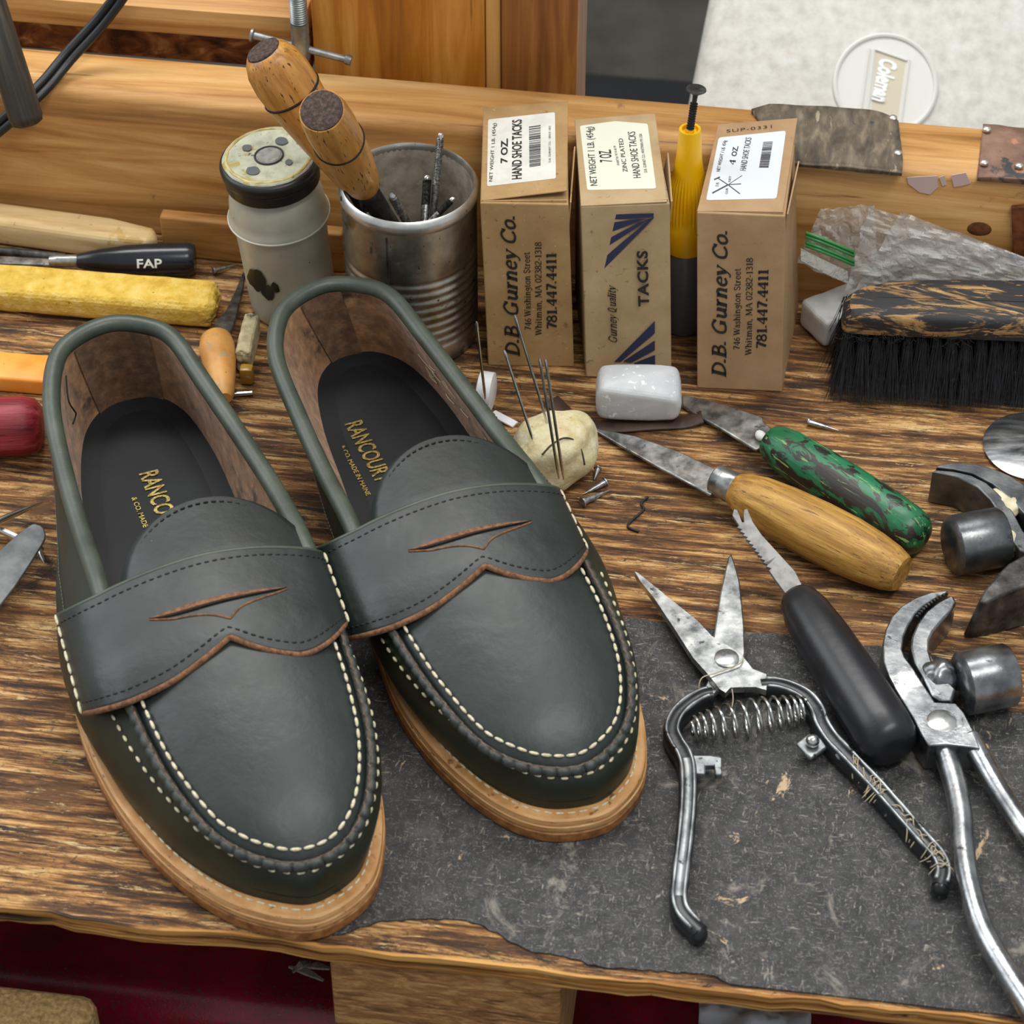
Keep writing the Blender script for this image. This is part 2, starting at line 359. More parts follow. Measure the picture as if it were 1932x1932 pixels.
o = n.build('wooden_post', mat('rough_post', [(.3, '#6b512f'), (.5, '#94774a'), (.7, '#b49764')], 500, detail=6, rough=.95, bump=(600, .0012, .8)), loc=V(q1.x-.055, q1.y-.024, -.755))
tag(o, 'rough sawn wooden post end standing before the maroon tote', 'wooden post')
n = MB(); P = []
for i in range(22):
    row = []
    for j in range(14):
        x, y = 1318+i*10, 1885+j*9
        p = G(x, y, tz+.006); row.append(p+V(0, 0, .010*noise.fractal(p*60, 1, 2, 4)+.004))
    P.append(row)
n.grid(P); o = n.build('plastic_wrap', mat('white_film', '#c9cacc', rough=.25, alpha=.75), loc=G(1420, 1920, tz), smooth=180, mods=[SOL(.0004)])
tag(o, 'crumpled whitish plastic wrap lying on the maroon tote', 'plastic wrap')
m_chip = mat('bark_chip', [(.35, '#3a332c'), (.6, '#8b8174')], 200, rough=.9)
for i, (a, b_, lab) in enumerate((((545, 1822), (610, 1848), 'grey wood splinter on the tote, longest of the splinters'), ((575, 1822), (622, 1826), 'pale wood splinter on the tote touching the support beam'), ((552, 1832), (585, 1812), 'short dark wood splinter lying across the other two splinters'))):
    n = MB(); n.strip([G(*a, tz+.003+.002*i), G((a[0]+b_[0])/2, (a[1]+b_[1])/2-4, tz+.005+.002*i), G(*b_, tz+.004+.002*i)], [.001, .0035, .001], .0012)
    tag(n.build('wood_splinter', m_chip, loc=G(*a, tz+.003)), lab, 'wood splinter', 'splinters on the tote')

# ------------------------------------------------------------------ behind the rail
sh = thing('back_shelf', 'pale plank laid over dark strand board behind the rail', 'shelf', V(-.30, .30, .06))
a0, a1 = GY(20, 35, .205), GY(580, 104, .205); zt = .0900
n = MB(); n.rbox((-.3065, .205+.11, .0865), (.37, .22, .0135), bev=.0008); n.build('plank', M_rail, sh, smooth=30)
n = MB(); n.rbox((-.3065, .213+.10, .0700), (.37, .20, .0190), bev=.0006); n.build('strand_panel', M_osb, sh, smooth=30)
po = thing('upright_post', 'honey coloured upright timber post standing behind the rail', 'post', V(-.06, .23, -.755))
xa, xb, xc, xd = [GY(x, y, .208).x for x, y in ((588, 60), (915, 100), (945, 104), (1090, 120))]
for nm, x0, x1, m_, y0 in (('honey_board', xa, xb, M_post, .208), ('pale_strip', xb, xc, M_strip, .2085), ('brown_board', xc, xd, M_post2, .2075)):
    n = MB(); n.rbox(((x0+x1)/2, y0+.019, -.1), (x1-x0-.0003, .038, 1.3), bev=.0012); n.build(nm, m_, po, smooth=30)
# screw clamp
pc = GY(568, 92, .196)
cl = thing('screw_clamp', 'grey steel clamp screw with a sliding crossbar by the post', 'clamp', pc)
M_clamp = mat('clamp_steel', [(.4, '#7b7f80'), (.6, '#a5a9a8')], 100, rough=.4, metal=.75)
n = MB(); n.lathe(pc-V(0, 0, .006), pc+V(0, 0, .014), [(0, .0032), (.12, .0040), (1, .0040)], 20); n.build('screw_collar', M_clamp, cl)
n = MB(); prof = [(0, .0036)]
for i in range(120): prof += [((i+.1)/120, .0034), ((i+.5)/120, .0040), ((i+.9)/120, .0034)]
n.lathe(pc+V(0, 0, .014), pc+V(0, 0, .15), prof, 20); n.build('threaded_rod', M_clamp, cl)
e0, e1 = GY(474, 68, .196), GY(662, 113, .196); e0.y += .001; e1.y = .1955
n = MB(); n.tube([e0, e1], .0017, 12); n.lathe(e0-(e1-e0)*.02, e0+(e1-e0)*.025, [(0, .001), (.2, .0030), (.7, .0032), (1, .0018)], 16); n.lathe(e1-(e1-e0)*.06, e1+(e1-e0)*.005, [(0, .0019), (.3, .0024), (1, .0023)], 12)
n.build('crossbar', M_clamp, cl)
# cooler
o3 = DP(1670, 160, 1.30); ax = RT.copy(); ay = (UP*.985+FW*.17).normalized(); az = ax.cross(ay)
co = thing('cooler', 'off-white picnic cooler with raised round emblem behind the rail', 'cooler', o3-ay*.1-az*.2)
M_cool = mat('off_white_plastic', [(.3, '#b4b2aa'), (.5, '#c6c4bd'), (.7, '#d1d0ca')], 140, detail=6, rough=.6, spots=[('#c3b9a4', 60, .62, .75)], bump=(500, .0004, .5))
Rm = Matrix((ax, ay, az)).transposed()
S_ = 1.30/F_PX
def CL(dx, dy, dz=0): return o3+ax*(dx*S_)+ay*(dy*S_)+az*dz
n = MB(); x0, x1, y0, y1 = -352, 640, -330, 520
cr_a = math.radians(11.5); ax3 = ax*math.cos(cr_a)-ay*math.sin(cr_a); ay3 = ay*math.cos(cr_a)+ax*math.sin(cr_a); Rm = Matrix((ax3, ay3, az)).transposed()
def CL2(dz): return CL(-372, -42, 0)+ax3*((x1-x0)/2*S_)+ay3*(((y1+y0)/2+60)*S_)+az*dz
n.rbox(CL2(-.02), ((x1-x0)*S_, (y1-y0)*S_, .04), bev=.012, seg=4, M=Rm); n.build('lid', M_cool, co, smooth=60)
n = MB(); n.rbox(CL2(-.16), ((x1-x0)*S_-.02, (y1-y0)*S_-.02, .23), bev=.012, seg=3, M=Rm); n.build('body', plain('cooler_body', '#3a3c40', .5), co, smooth=60)
M_emb = plain('emblem_plastic', '#d0d0ca', .5)
em = MB(); em.lathe(CL(0, 0, -.0004), CL(0, 0, .0006), [(0, 92*S_), (1, 92*S_)], 72); emb = em.build('emblem_disc', M_emb, co)
rg = MB(); rg.tube([CL(95*math.cos(a), 97*math.sin(a), .0006) for a in np.linspace(0, 2*math.pi, 73)[:-1]], .0014, 8, closed=True); rg.build('emblem_ring', M_emb, emb)
def ELp(x, y, dz): return CL(x-1670, 160-y, dz)
pl = MB(); pl.prism([ELp(1654, 94, .0007), ELp(1710, 114, .0007), ELp(1690, 240, .0007), ELp(1640, 240, .0007)], -az*.0006); pl.build('emblem_recess', plain('cream_recess', '#c3bca6', .6), emb)
fr = MB()
for a, b_ in (((1641, 90), (1618, 240)), ((1650, 92), (1632, 240)), ((1716, 112), (1696, 240)), ((1652, 91), (1712, 113))):
    fr.tube([ELp(*a, .0008), ELp(*b_, .0008)], .0009, 6)
fr.build('emblem_frame', M_emb, emb)
lt = MB(); dx = (ELp(1672, 205, 0)-ELp(1692, 112, 0)); X_ = dx.normalized(); Y_ = az.cross(X_)
lay(lt, text('Coleman', .02, .18, .05), ELp(1660, 108, 0), X_, Y_, az, width=dx.length*.90, height=36*S_, lift=.0011); lt.build('lettering', plain('white_letters', '#dfe1e0', .4), emb, smooth=None, mods=[SOL(.0006)])
# dark bin between post and cooler
dbx = G(1200, 150, -.35)
n = MB(); n.rbox((dbx.x, dbx.y-.09, -.55), (.24, .20, .40), bev=.01); o = n.build('dark_bin', plain('blue_black_plastic', '#06080c', .7), loc=(dbx.x, dbx.y-.09, -.755))
tag(o, 'blue-black bin on the floor between post and cooler', 'bin')
# cord over the rail
n = MB(); cw = [(250, -30, .092, .18), (190, 55, .088, .185), (120, 140, .0855, .172), (75, 190, .078, 0), (20, 238, .055, 0), (-40, 285, .03, 0)]
pts = []
for x, y, z, Y in cw:
    pts.append(GY(x, y, Y) if Y else G(x, y, z))
pts = [GY(262, -45, .196), GY(200, 40, .190), GY(135, 112, .178), GY(95, 160, .165), GY(60, 195, .1555), GY(10, 240, .150), GY(-60, 295, .148)]
pts = [p+V(0, -.0030, .0036) for p in pts]; C_ = cr(pts, 10); wire = thing('power_cord', 'black twin power cord looped over the back rail', 'cord', pts[3])
for s in (-1, 1):
    n = MB(); n.tube([Vector(p)+RT*.00135*s-UP*.00135*s for p in C_], .0020, 10); n.build('cord_strand', plain('black_rubber', '#1a1b1d', .45), wire, smooth=180)
# dark handle at the corner
h0 = GY(54, 238, .128); h1 = h0+(DP(-40, -60, depth(h0)-.02)-h0)*1.5
n = MB(); n.lathe(h0, h1, [(0, .0040), (.012, .0066), (.04, .0074), (.5, .0070), (.62, .0064), (.64, .0070), (1, .0075)], 10)
o = n.build('tool_handle', mat('grimy_handle', [(.3, '#1f1c18'), (.5, '#39342c'), (.7, '#5a5246')], 1, (300, 300, 14), detail=7, rough=.6, bump=(1, .0003, .6, (600, 600, 30))), axis=(h0, h1), smooth=50)
tag(o, 'grimy dark wooden tool handle hanging before the rail and cord', 'tool handle')

# ------------------------------------------------------------------ loafers
M_leather = mat('dark_green_leather', [(.3, '#191d12'), (.5, '#22271a'), (.7, '#2b3121')], 28, detail=5, rough=.44, rvar=.07, spec=.42, spots=[('#2c2e24', 16, .56, .70)], bump=[(900, .00012, .5), (2600, .00006, .5)])
M_plug = mat('blue_green_leather', [(.3, '#171d1b'), (.5, '#1f2624'), (.7, '#282f2d')], 22, detail=4, rough=.45, rvar=.08, spec=.62, spots=[('#2a2a27', 14, .56, .70), ('#6d7470', 700, .74, .78)], bump=[(900, .00012, .5), (2600, .00006, .5), (26, .0030, .35)])
M_bind = mat('rolled_green_leather', [(.3, '#343c32'), (.5, '#414a3f'), (.7, '#4e574b')], 60, detail=5, rough=.42, spec=.6, bump=[(900, .00015, .5)])
M_suede = mat('brown_suede', [(.3, '#7a5535'), (.5, '#9c724c'), (.68, '#bd9065')], 160, detail=8, rough=.95, spec=.15, spots=[('#3a2717', 40, .56, .68), ('#94704a', 320, .64, .7)], bump=(700, .0004, .7), sheen=.2)
M_suede2 = mat('dark_suede', [(.3, '#4c3420'), (.5, '#6a4b31'), (.68, '#866344')], 220, detail=8, rough=.95, spec=.15, bump=(800, .0005, .8), sheen=.2)
M_insole = mat('black_insole', [(.3, '#131517'), (.7, '#1d2022')], 40, rough=.55, spec=.35, bump=(900, .0001, .4))
M_welt = mat('tan_welt', [(.3, '#a8743a'), (.5, '#c4915a'), (.7, '#d9ae76')], 1, (60, 60, 700), detail=6, rough=.5, spots=[('#7b5226', 1, .6, .68, (200, 200, 900))], bump=(1, .0003, .5, (300, 300, 900)))
M_sole = mat('brown_outsole', [(.3, '#6e4020'), (.5, '#94602f'), (.7, '#b27c46')], 260, detail=8, rough=.6, bump=(800, .0003, .6))
M_edge = mat('raw_leather_edge', [(.35, '#5a3b27'), (.6, '#8a6143')], 600, rough=.9, bump=(1500, .0003, .8))
M_thread = mat('cream_thread', [(.35, '#b3a989'), (.6, '#ddd5b8')], 900, rough=.7)
M_dthread = plain('black_thread', '#10130f', .6)
M_gold = mat('gold_foil', [(.4, '#a88a3a'), (.6, '#e8d48a')], 900, rough=.3, metal=.85)
M_lip = mat('seam_lip_leather', [(.35, '#1d211c'), (.6, '#353a33')], 300, rough=.5, spec=.6, bump=(700, .0003, .6))
M_lipedge = mat('seam_raw_edge', [(.35, '#3b332c'), (.6, '#6b5b4d')], 500, rough=.9)
M_chalk = plain('chalk_mark', '#b5a58c', .9)

SOLE_A = [(0, 0), (.004, -.016), (.020, -.029), (.050, -.037), (.090, -.042), (.125, -.049), (.154, -.0555), (.180, -.0570), (.205, -.054), (.227, -.0487), (.251, -.039), (.271, -.026), (.283, -.0125), (.290, .002), (.2875, .016), (.278, .029), (.258, .038), (.235, .0425), (.205, .044), (.178, .042), (.150, .038), (.120, .035), (.085, .033), (.050, .031), (.020, .025), (.004, .014)]
TOP_A = [(.0055, -.006, .058), (.0109, -.0219, .0577), (.0215, -.0310, .0565), (.045, -.0372, .0535), (.080, -.0393, .0505), (.115, -.0393, .0495), (.145, -.0388, .0515), (.175, -.0392, .0495), (.197, -.0394, .046), (.220, -.0368, .0425), (.242, -.0318, .039), (.262, -.0232, .035), (.2740, -.0110, .0315), (.2800, .003, .030), (.2770, .0180, .031), (.264, .0300, .034), (.243, .0375, .0385), (.220, .0402, .0425), (.197, .0405, .046), (.172, .0400, .0495), (.145, .0393, .0515), (.112, .0365, .0495), (.080, .0310, .0505), (.047, .0240, .0535), (.0215, .0180, .0565), (.0109, .0087, .0577)]
E_A = [0, 0, 0, .002, .004, .005, .003, .000, -.003, -.0045, -.0055, -.006, -.006, -.006, -.006, -.004, -.0008, .001, .001, .0015, .002, .002, .003, .002, .001, 0]
SOLE_B = [(0, 0), (.004, -.014), (.020, -.026), (.05, -.032), (.09, -.034), (.125, -.036), (.154, -.039), (.180, -.041), (.207, -.0418), (.232, -.038), (.256, -.030), (.275, -.0195), (.286, -.0075), (.2905, .007), (.289, .021), (.277, .0365), (.257, .0455), (.233, .051), (.207, .054), (.180, .056), (.154, .053), (.125, .047), (.09, .041), (.05, .036), (.02, .028), (.004, .015)]
TOP_B = [(.0050, -.010, .058), (.0105, -.0260, .0577), (.0210, -.0358, .0565), (.042, -.0425, .0535), (.080, -.0425, .0505), (.115, -.0415, .0495), (.145, -.0405, .0515), (.175, -.0405, .0495), (.197, -.0405, .046), (.220, -.0372, .0425), (.241, -.0318, .039), (.261, -.0235, .035), (.2735, -.0108, .0315), (.2800, .006, .030), (.2770, .0205, .031), (.266, .0330, .034), (.246, .0408, .0385), (.221, .0432, .0425), (.197, .0420, .046), (.172, .0400, .0495), (.145, .0380, .0515), (.112, .0335, .0495), (.080, .0285, .0505), (.047, .0220, .0535), (.0210, .0158, .0565), (.0105, .0060, .0577)]
E_B = [0, 0, 0, .002, .005, .007, .007, .005, .002, -.001, -.0045, -.006, -.006, -.006, -.006, -.005, -.003, -.001, .000, .001, .002, .003, .003, .002, .001, 0]
NS = 8
def loafer(heel, toe, sole, topr, emid, lab, zb, pan, chalk, rs=0):
    heel, toe = Vector(heel), Vector(toe); L = (toe-heel).length; k = L/.29; d = (toe-heel)/L; vv = Vector((-d.y, d.x))
    def W(u, v, z): return V(heel.x+(d.x*u+vv.x*v)*k, heel.y+(d.y*u+vv.y*v)*k, zb+z*k)
    D3 = V(d.x, d.y, 0); V3 = V(vv.x, vv.y, 0)
    root = thing('penny_loafer', lab, 'shoe', W(.14, 0, 0), 'pair of dark green loafers')
    S = cr(sole, NS, True); T = cr(topr, NS, True); E = np.interp(np.arange(26*NS)/NS, np.arange(27), emid+[emid[0]]); N = len(S)
    tg = np.roll(S, -1, 0)-np.roll(S, 1, 0); tg /= np.linalg.norm(tg, axis=1)[:, None]; nr = np.stack([tg[:, 1], -tg[:, 0]], 1)
    if np.dot(nr[7*NS], (0, -1)) < 0: nr = -nr
    toeness = np.exp(-((np.arange(N)/NS-13)/3.2)**2)
    # soles
    def layer(name, zs, offs, m):
        mb = MB(); P = []
        for i in range(N):
            P.append([W(S[i][0]+nr[i][0]*o, S[i][1]+nr[i][1]*o, z) for z, o in zip(zs, offs)])
        mb.grid(P, cu=True); nz = len(zs)
        for j, rev in ((0, False), (nz-1, True)):
            ring = [P[i][j] for i in range(N)]; c = sum(ring, Vector())/N
            mb.add(ring+[c], [(i, (i+1) % N, N) for i in range(N)])
        return mb.build(name, m, root, smooth=40)
    layer('outsole', [0, .0006, .0052, .0060], [-.0012, 0, .0003, -.0008], M_sole)
    wl = layer('welt', [.0060, .0064, .0088, .0093, .0097, .0118, .0124], [-.0006, .0000, .0001, -.0006, -.0003, -.0006, -.0016], M_welt)
    # welt stitching round the toe
    mb = MB(); idx = range(9*NS, 17*NS)
    stitches(mb, [W(S[i][0]-nr[i][0]*.0042, S[i][1]-nr[i][1]*.0042, .0126) for i in idx], .0042, .0004, .7); mb.build('welt_stitching', M_thread, wl)
    # wall
    Bw = S-nr*(.0035+.0030*toeness[:, None]); zB = .0118
    def wall(i, s, off=0):
        b = np.array([Bw[i][0], Bw[i][1], zB]); t = T[i]; mz = .026-.002*toeness[i]
        m = np.array([S[i][0]+nr[i][0]*E[i], S[i][1]+nr[i][1]*E[i], mz])
        q = .42
        a0 = (s-q)*(s-1)/(q); a1 = s*(s-1)/(q*(q-1)); a2 = s*(s-q)/(1-q)
        p = b*a0+m*a1+t*a2
        if toeness[i] > .1 and s > .45:
            p = p+np.array([nr[i][0], nr[i][1], .3])*(.00045*toeness[i]*math.sin(i*2*math.pi/3.6)*math.exp(-((s-.86)/.16)**2))
        return W(p[0]+nr[i][0]*off, p[1]+nr[i][1]*off, p[2])
    sv = [0, .06, .14, .24, .34, .44, .54, .64, .73, .80, .86, .91, .96, 1]
    mb = MB(); mb.grid([[wall(i, s) for s in sv] for i in range(N)], cu=True)
    quarter = mb.build('quarter', M_leather, root, smooth=180)
    # lining
    rear = [i % N for i in range(18*NS+4, N+8*NS-3)]
    def inner(i, s):
        t = T[i]; p = np.array([S[i][0]-nr[i][0]*.0062, S[i][1]-nr[i][1]*.0062, .0165])
        q = np.array([t[0]-nr[i][0]*.0032, t[1]-nr[i][1]*.0032, t[2]-.001]); m = (p+q)/2+np.array([nr[i][0], nr[i][1], 0])*(.0008+max(0, E[i])*.5)
        r = p*(1-s)**2+2*m*s*(1-s)+q*s*s; return r
    mb = MB(); mb.grid([[W(*inner(i, s)) for s in np.linspace(0, 1, 9)] for i in rear]); lining = mb.build('lining', M_suede, root, smooth=180)
    a, b = pan; mb = MB(); pr = [i % N for i in range(a, b)]
    mb.grid([[W(*(inner(i, s)-np.array([nr[i][0], nr[i][1], 0])*.0007)) for s in np.linspace(0, 1, 9)] for i in pr])
    mb.build('heel_pocket', M_suede2, lining, smooth=180)['label'] = 'darker suede strip at the heel'
    mb = MB(); ring = [W(S[i][0]-nr[i][0]*.0058, S[i][1]-nr[i][1]*.0058, .0172+.002*0) for i in range(N)]; mid = [W((S[i][0]-nr[i][0]*.014), (S[i][1]-nr[i][1]*.014), .0158) for i in range(N)]
    mb.grid([[p, q] for p, q in zip(ring, mid)], cu=True); c = sum(mid, Vector())/N; mb.add(mid+[c], [(i, (i+1) % N, N) for i in range(N)])
    ins = mb.build('insole', M_insole, root, smooth=180)
    mb = MB(); u0, v0, ang = chalk
    X = (D3*math.cos(ang)+V3*math.sin(ang)); Y = (V3*math.cos(ang)-D3*math.sin(ang)); Nn = V(0, 0, 1)
    lay(mb, text('RANCOURT', .01, 0, .018), W(u0, v0, .0161), X, Y, Nn, width=.041*k, height=.0082*k, lift=.0001)
    lay(mb, text('& CO. MADE IN MAINE', .01, 0, .02), W(u0+.013, v0-.0058, .0161), X, Y, Nn, width=.034*k, height=.0022*k, lift=.0001)
    mb.build('lettering', M_gold, ins, smooth=None)
    # collar binding
    ci = [i % N for i in range(19*NS+5, N+6*NS+4)]
    mb = MB(); mb.tube([W(T[i][0], T[i][1], T[i][2]+.0002) for i in ci], .0037*k, 14); bind = mb.build('collar_binding', M_bind, root, smooth=180)
    mb = MB()
    stitches(mb, [wall(i, .70 if True else 0, .0003) for i in ci[6:-2]], .0021, .00022, .8); mb.build('collar_stitching', M_dthread if zb > 9 else plain('olive_thread', '#4a5146', .6), quarter)
    # plug
    l = np.array([T[i] for i in range(7*NS, 13*NS+1)]); r_ = np.array([T[i] for i in range(19*NS, 13*NS-1, -1)])
    M_ = len(l); rows = []
    def dome(j):
        s = j/(M_-1); return (.0145*(1-s)**.55*(1-s**6)+.0015*(1-s))*(1-.22*max(0, 1-s/.35)**1.5)
    def plugpt(j, x):
        p = l[j]*(1-x)/2+r_[j]*(1+x)/2
        return np.array([p[0], p[1], p[2]+dome(j)*(1-abs(x)**2.3)])
    for j in range(M_): rows.append([W(*plugpt(j, x)) for x in np.linspace(-1, 1, 25)])
    mb = MB(); mb.grid(rows); plug = mb.build('plug', M_plug, root, smooth=180, mods=[SOL(.0015, -1)])
    # moc seam: raised lip, inner and outer stitches
    seam = list(range(8*NS-6, 18*NS+7))
    mb = MB(); P = []; R = []; Q = []
    sm = np.array([[T[i][0], T[i][1], T[i][2], nr[i][0], nr[i][1], toeness[i]] for i in seam])
    dd = np.r_[0, np.cumsum(np.linalg.norm(np.diff(sm[:, :3], axis=0), axis=1))]
    for s_ in np.arange(0, dd[-1], .0008):
        g = [np.interp(s_, dd, sm[:, c_]) for c_ in range(6)]; wv = abs(math.sin(s_*math.pi/.0052))**.6*2-1.2; te = .35+.65*g[5]
        P.append(W(g[0]+g[3]*(.0008+.0004*wv*te), g[1]+g[4]*(.0008+.0004*wv*te), g[2]+.0007+.0003*wv*te)); R.append((.0018+.00042*wv*te)*k)
        Q.append(W(g[0]+g[3]*(.0004+.0007*wv*te), g[1]+g[4]*(.0004+.0007*wv*te), g[2]+.0022+.0006*wv*te))
    mb.tube(P, R, 10); lip = mb.build('moc_seam_lip', M_lip, root, smooth=180)
    mb = MB(); mb.tube(Q, .00055, 6); mb.build('raw_edge', M_lipedge, lip, smooth=180)
    mb = MB(); path = []; PG = np.array([plugpt(j, x) for j in range(M_) for x in np.linspace(-1, 1, 81)])
    for i in seam:
        q = np.array([T[i][0]-nr[i][0]*.0032, T[i][1]-nr[i][1]*.0032]); dd2 = ((PG[:, :2]-q)**2).sum(1); near = np.argsort(dd2)[:5]
        path.append(W(q[0], q[1], float(PG[near, 2].max())+.0009))
    path = [Vector(p) for p in cr([path[a] for a in range(0, len(path), 3)], 3)]
    stitches(mb, path, .0047*k, .00068*k, .80); mb.build('inner_stitching', M_thread, plug, smooth=180)
    mb = MB(); stitches(mb, [wall(i, .79, .0006) for i in seam[3:-3]], .0052*k, .00062*k, .52); mb.build('outer_stitching', M_thread, quarter, smooth=180)
    # tongue
    rows = []; u1 = .1225+(.0028 if rs else 0)
    sl, sr = T[6*NS+4][1], T[20*NS-4][1]; cv = (sl+sr)/2; hw0 = (sr-sl)/2-.0010
    def tpt(a, x):
        u = u1+(.192-u1)*a; q = min(1, max(0, (.161-u)/(.161-u1))); hw = hw0*math.sqrt(max(1e-6, 1-q**2.1))
        v = cv+.0052+x*hw; zc = .0640+(.165-u)*.02-.007*max(0, min(1, (u-.158)/.012))
        return np.array([u, v, zc-.0115*(abs(v-cv-.0025)/hw0)**2.2])
    av = [0, .004, .012, .025, .045, .07, .10, .14, .19, .25, .32, .4, .5, .6, .7, .8, .9, 1]
    for a in av: rows.append([W(*tpt(a, x)) for x in np.linspace(-1, 1, 21)])
    mb = MB(); mb.grid(rows); tongue = mb.build('tongue', M_plug, root, smooth=180, mods=[SOL(.0022, -1)])
    mb = MB(); edge = []
    for s in np.linspace(-1, 1, 60):
        x = -1 if s < 0 else 1; a = abs(s)**1.6*.60
        p = tpt(max(a, .0), x); c_ = np.array([.160, cv, p[2]+.0012]); q = p+(c_-p)*np.array([.085, .085, 0]); q[2] += .0003
        edge.append(W(*q))
    edge = [p for p in edge]
    stitches(mb, edge, .0030*k, .00042*k, .62); mb.build('tongue_stitching', M_dthread, tongue, smooth=180)
    # strap
    wl_, wr_ = wall(7*NS, .5), wall(19*NS, .5)
    ez = [(-.0563, .0395), (-.0556, .0430), (-.0530, .0478), (-.0470, .0538), (-.0360, .0592), (-.0180, .0640), (0, .0660), (.0180, .0640), (.0355, .0586), (.0425, .0545), (.0460, .0500), (.0472, .0465), (.0478, .0440)]
    ez = [(a_-rs*min(1, max(0, (a_-.03)/.012)), b_) for a_, b_ in ez]; AR = cr(ez, 8); AP, AL = resample(AR, 121)
    def spt(a, u, off=0):
        i = min(119, max(0, int(a*120))); f_ = a*120-i; p = AP[i]*(1-f_)+AP[i+1]*f_; t = AP[min(120, i+2)]-AP[max(0, i-1)]; t /= np.linalg.norm(t)
        z = p[1]-(u-.16)*.11-max(0, u-.195)*.25; sw = .017*min(1, max(0, (.058-p[1])/.024))**1.4
        return W(u-sw, p[0]+(-t[1])*off*1.0+0, z+t[0]*off)
    def uf(a):
        v = AP[min(120, int(round(a*120)))][0]; return .1955+(.0112*(1-math.exp(-(abs(v)/.012)**1.2)) if v > 0 else .0128*(1-math.exp(-(abs(v)/.021)**1.1)))-(.018 if v > 0 else .004)*max(0, (abs(v)-.022)/.026)**1.6
    A_ = np.linspace(0, 1, 121); UR = .1570
    mb = MB(); mb.grid([[spt(a, UR+(uf(a)-UR)*b_, .0002) for b_ in (0, .02, .06, .2, .35, .5, .65, .8, .94, .98, 1)] for a in A_])
    strap = mb.build('strap', M_plug, root, smooth=180, mods=[SOL(.0026, -1)])
    mb = MB(); mb.tube([spt(a, uf(a)+.0001, -.0009) for a in A_], .00125, 8); mb.build('strap_edge', M_edge, strap, smooth=180)['label'] = 'raw brown front edge'
    mb = MB(); mb.tube([spt(a, UR-.0002, -.0006) for a in A_], .0010, 8); mb.build('rear_edge', M_bind, strap, smooth=180)
    mb = MB(); stitches(mb, [spt(a, UR+.0038, .0002) for a in A_[4:-4]], .0030*k, .00040*k, .62); mb.build('rear_stitching', M_dthread, strap, smooth=180); mb = MB(); stitches(mb, [spt(a, uf(a)-.0036, .0002) for a in A_[4:-4]], .0030*k, .00040*k, .62)
    mb.build('front_stitching', M_dthread, strap, smooth=180)
    for a in (.018, .982):
        mb = MB(); stitches(mb, [spt(a, UR+(uf(a)-UR)*b_, .0006) for b_ in np.linspace(-.02, 1.02, 14)], .0058*k, .0007*k, .82)
        mb.build('side_stitching', M_thread, strap, smooth=180)
    def av_(v): return float(np.interp(v, AP[:, 0], np.linspace(0, 1, 121)))
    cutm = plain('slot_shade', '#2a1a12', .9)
    topl = [spt(av_(v), .1778-.0004*(v/.026)**2, .0005) for v in np.linspace(-.0255, .0255, 30)]
    low = [spt(av_(v), .1778-.0004*(v/.026)**2+.0036*(1-(abs(v)/.0256)**2.5)**.8*(.55+.45*(-v+.0256)/.05), .0005) for v in np.linspace(-.0255, .0255, 30)]
    mb = MB(); mb.grid([[a, b_] for a, b_ in zip(topl, low)]); sl_ = mb.build('strap_slot', M_edge, strap, smooth=180, mods=[SOL(.0003, 1)])
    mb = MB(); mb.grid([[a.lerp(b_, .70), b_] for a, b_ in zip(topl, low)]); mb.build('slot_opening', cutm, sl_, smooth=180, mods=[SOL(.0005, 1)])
    cutp = [(-.0255, .1778), (-.018, .1812), (-.010, .1830), (-.004, .1850), (.002, .1886), (.0065, .1846), (.012, .1824), (.020, .1800), (.0255, .1778)]
    cp = cr(cutp[:5], 8)[:-1].tolist()+cr(cutp[4:], 8).tolist()
    mb = MB(); mb.tube([spt(av_(v), u, .0003) for v, u in cp], .00042, 6); mb.build('cutout_edge', M_edge, strap, smooth=180)
    return root, W, inner, T, nr
lA = loafer((-.1666, .0338), (-.0414, -.2240), SOLE_A, TOP_A, E_A, 'dark green penny loafer whose toe tip reaches the front edge of the bench', .0011, (-10, 11), (.0525, -.0075, math.radians(3)), .0014)
lB = loafer((-.0811, .0747), (.0424, -.1690), SOLE_B, TOP_B, E_B, 'dark green penny loafer standing before the ribbed tin can, farther from the bench edge', .0011, (-3, 9), (.0500, -.0165, math.radians(3)))

r_b, W_b, in_b, T_b, n_b = lB
rnd = random.Random(4); mb = MB()
for i in range(26):
    ii = int(rnd.uniform(20.3, 23.2)*NS); s_ = rnd.uniform(.30, .72); a = in_b(ii, s_); b = in_b(ii+rnd.choice((1, 2, 2)), min(.85, s_+rnd.uniform(-.12, .14)))
    off_ = np.array([n_b[ii][0], n_b[ii][1], 0])*.0006
    mb.tube([W_b(*(a-off_)), W_b(*((a+b)/2-off_*1.3)), W_b(*(b-off_))], .00022, 4)
mb.build('chalk_marks', M_chalk, [c for c in r_b.children if c.name.startswith('lining')][0], smooth=None)['label'] = 'white chalk scribble on the suede'
r_a, W_a, in_a, T_a, n_a = lA
pts = []
for ii, s_, o_ in ((2.2, .93, .001), (2.5, .80, .002), (2.6, .66, .003), (2.45, .52, .0025), (2.6, .46, .001)):
    i_ = int(ii*NS); pts.append(W_a(*(in_a(i_, s_)-np.array([n_a[i_][0], n_a[i_][1], 0])*o_)))
mb = MB(); mb.tube([Vector(p) for p in cr(pts, 5)], .00035, 5); mb.build('loose_thread', M_dthread, [c for c in r_a.children if c.name.startswith('lining')][0], smooth=180)

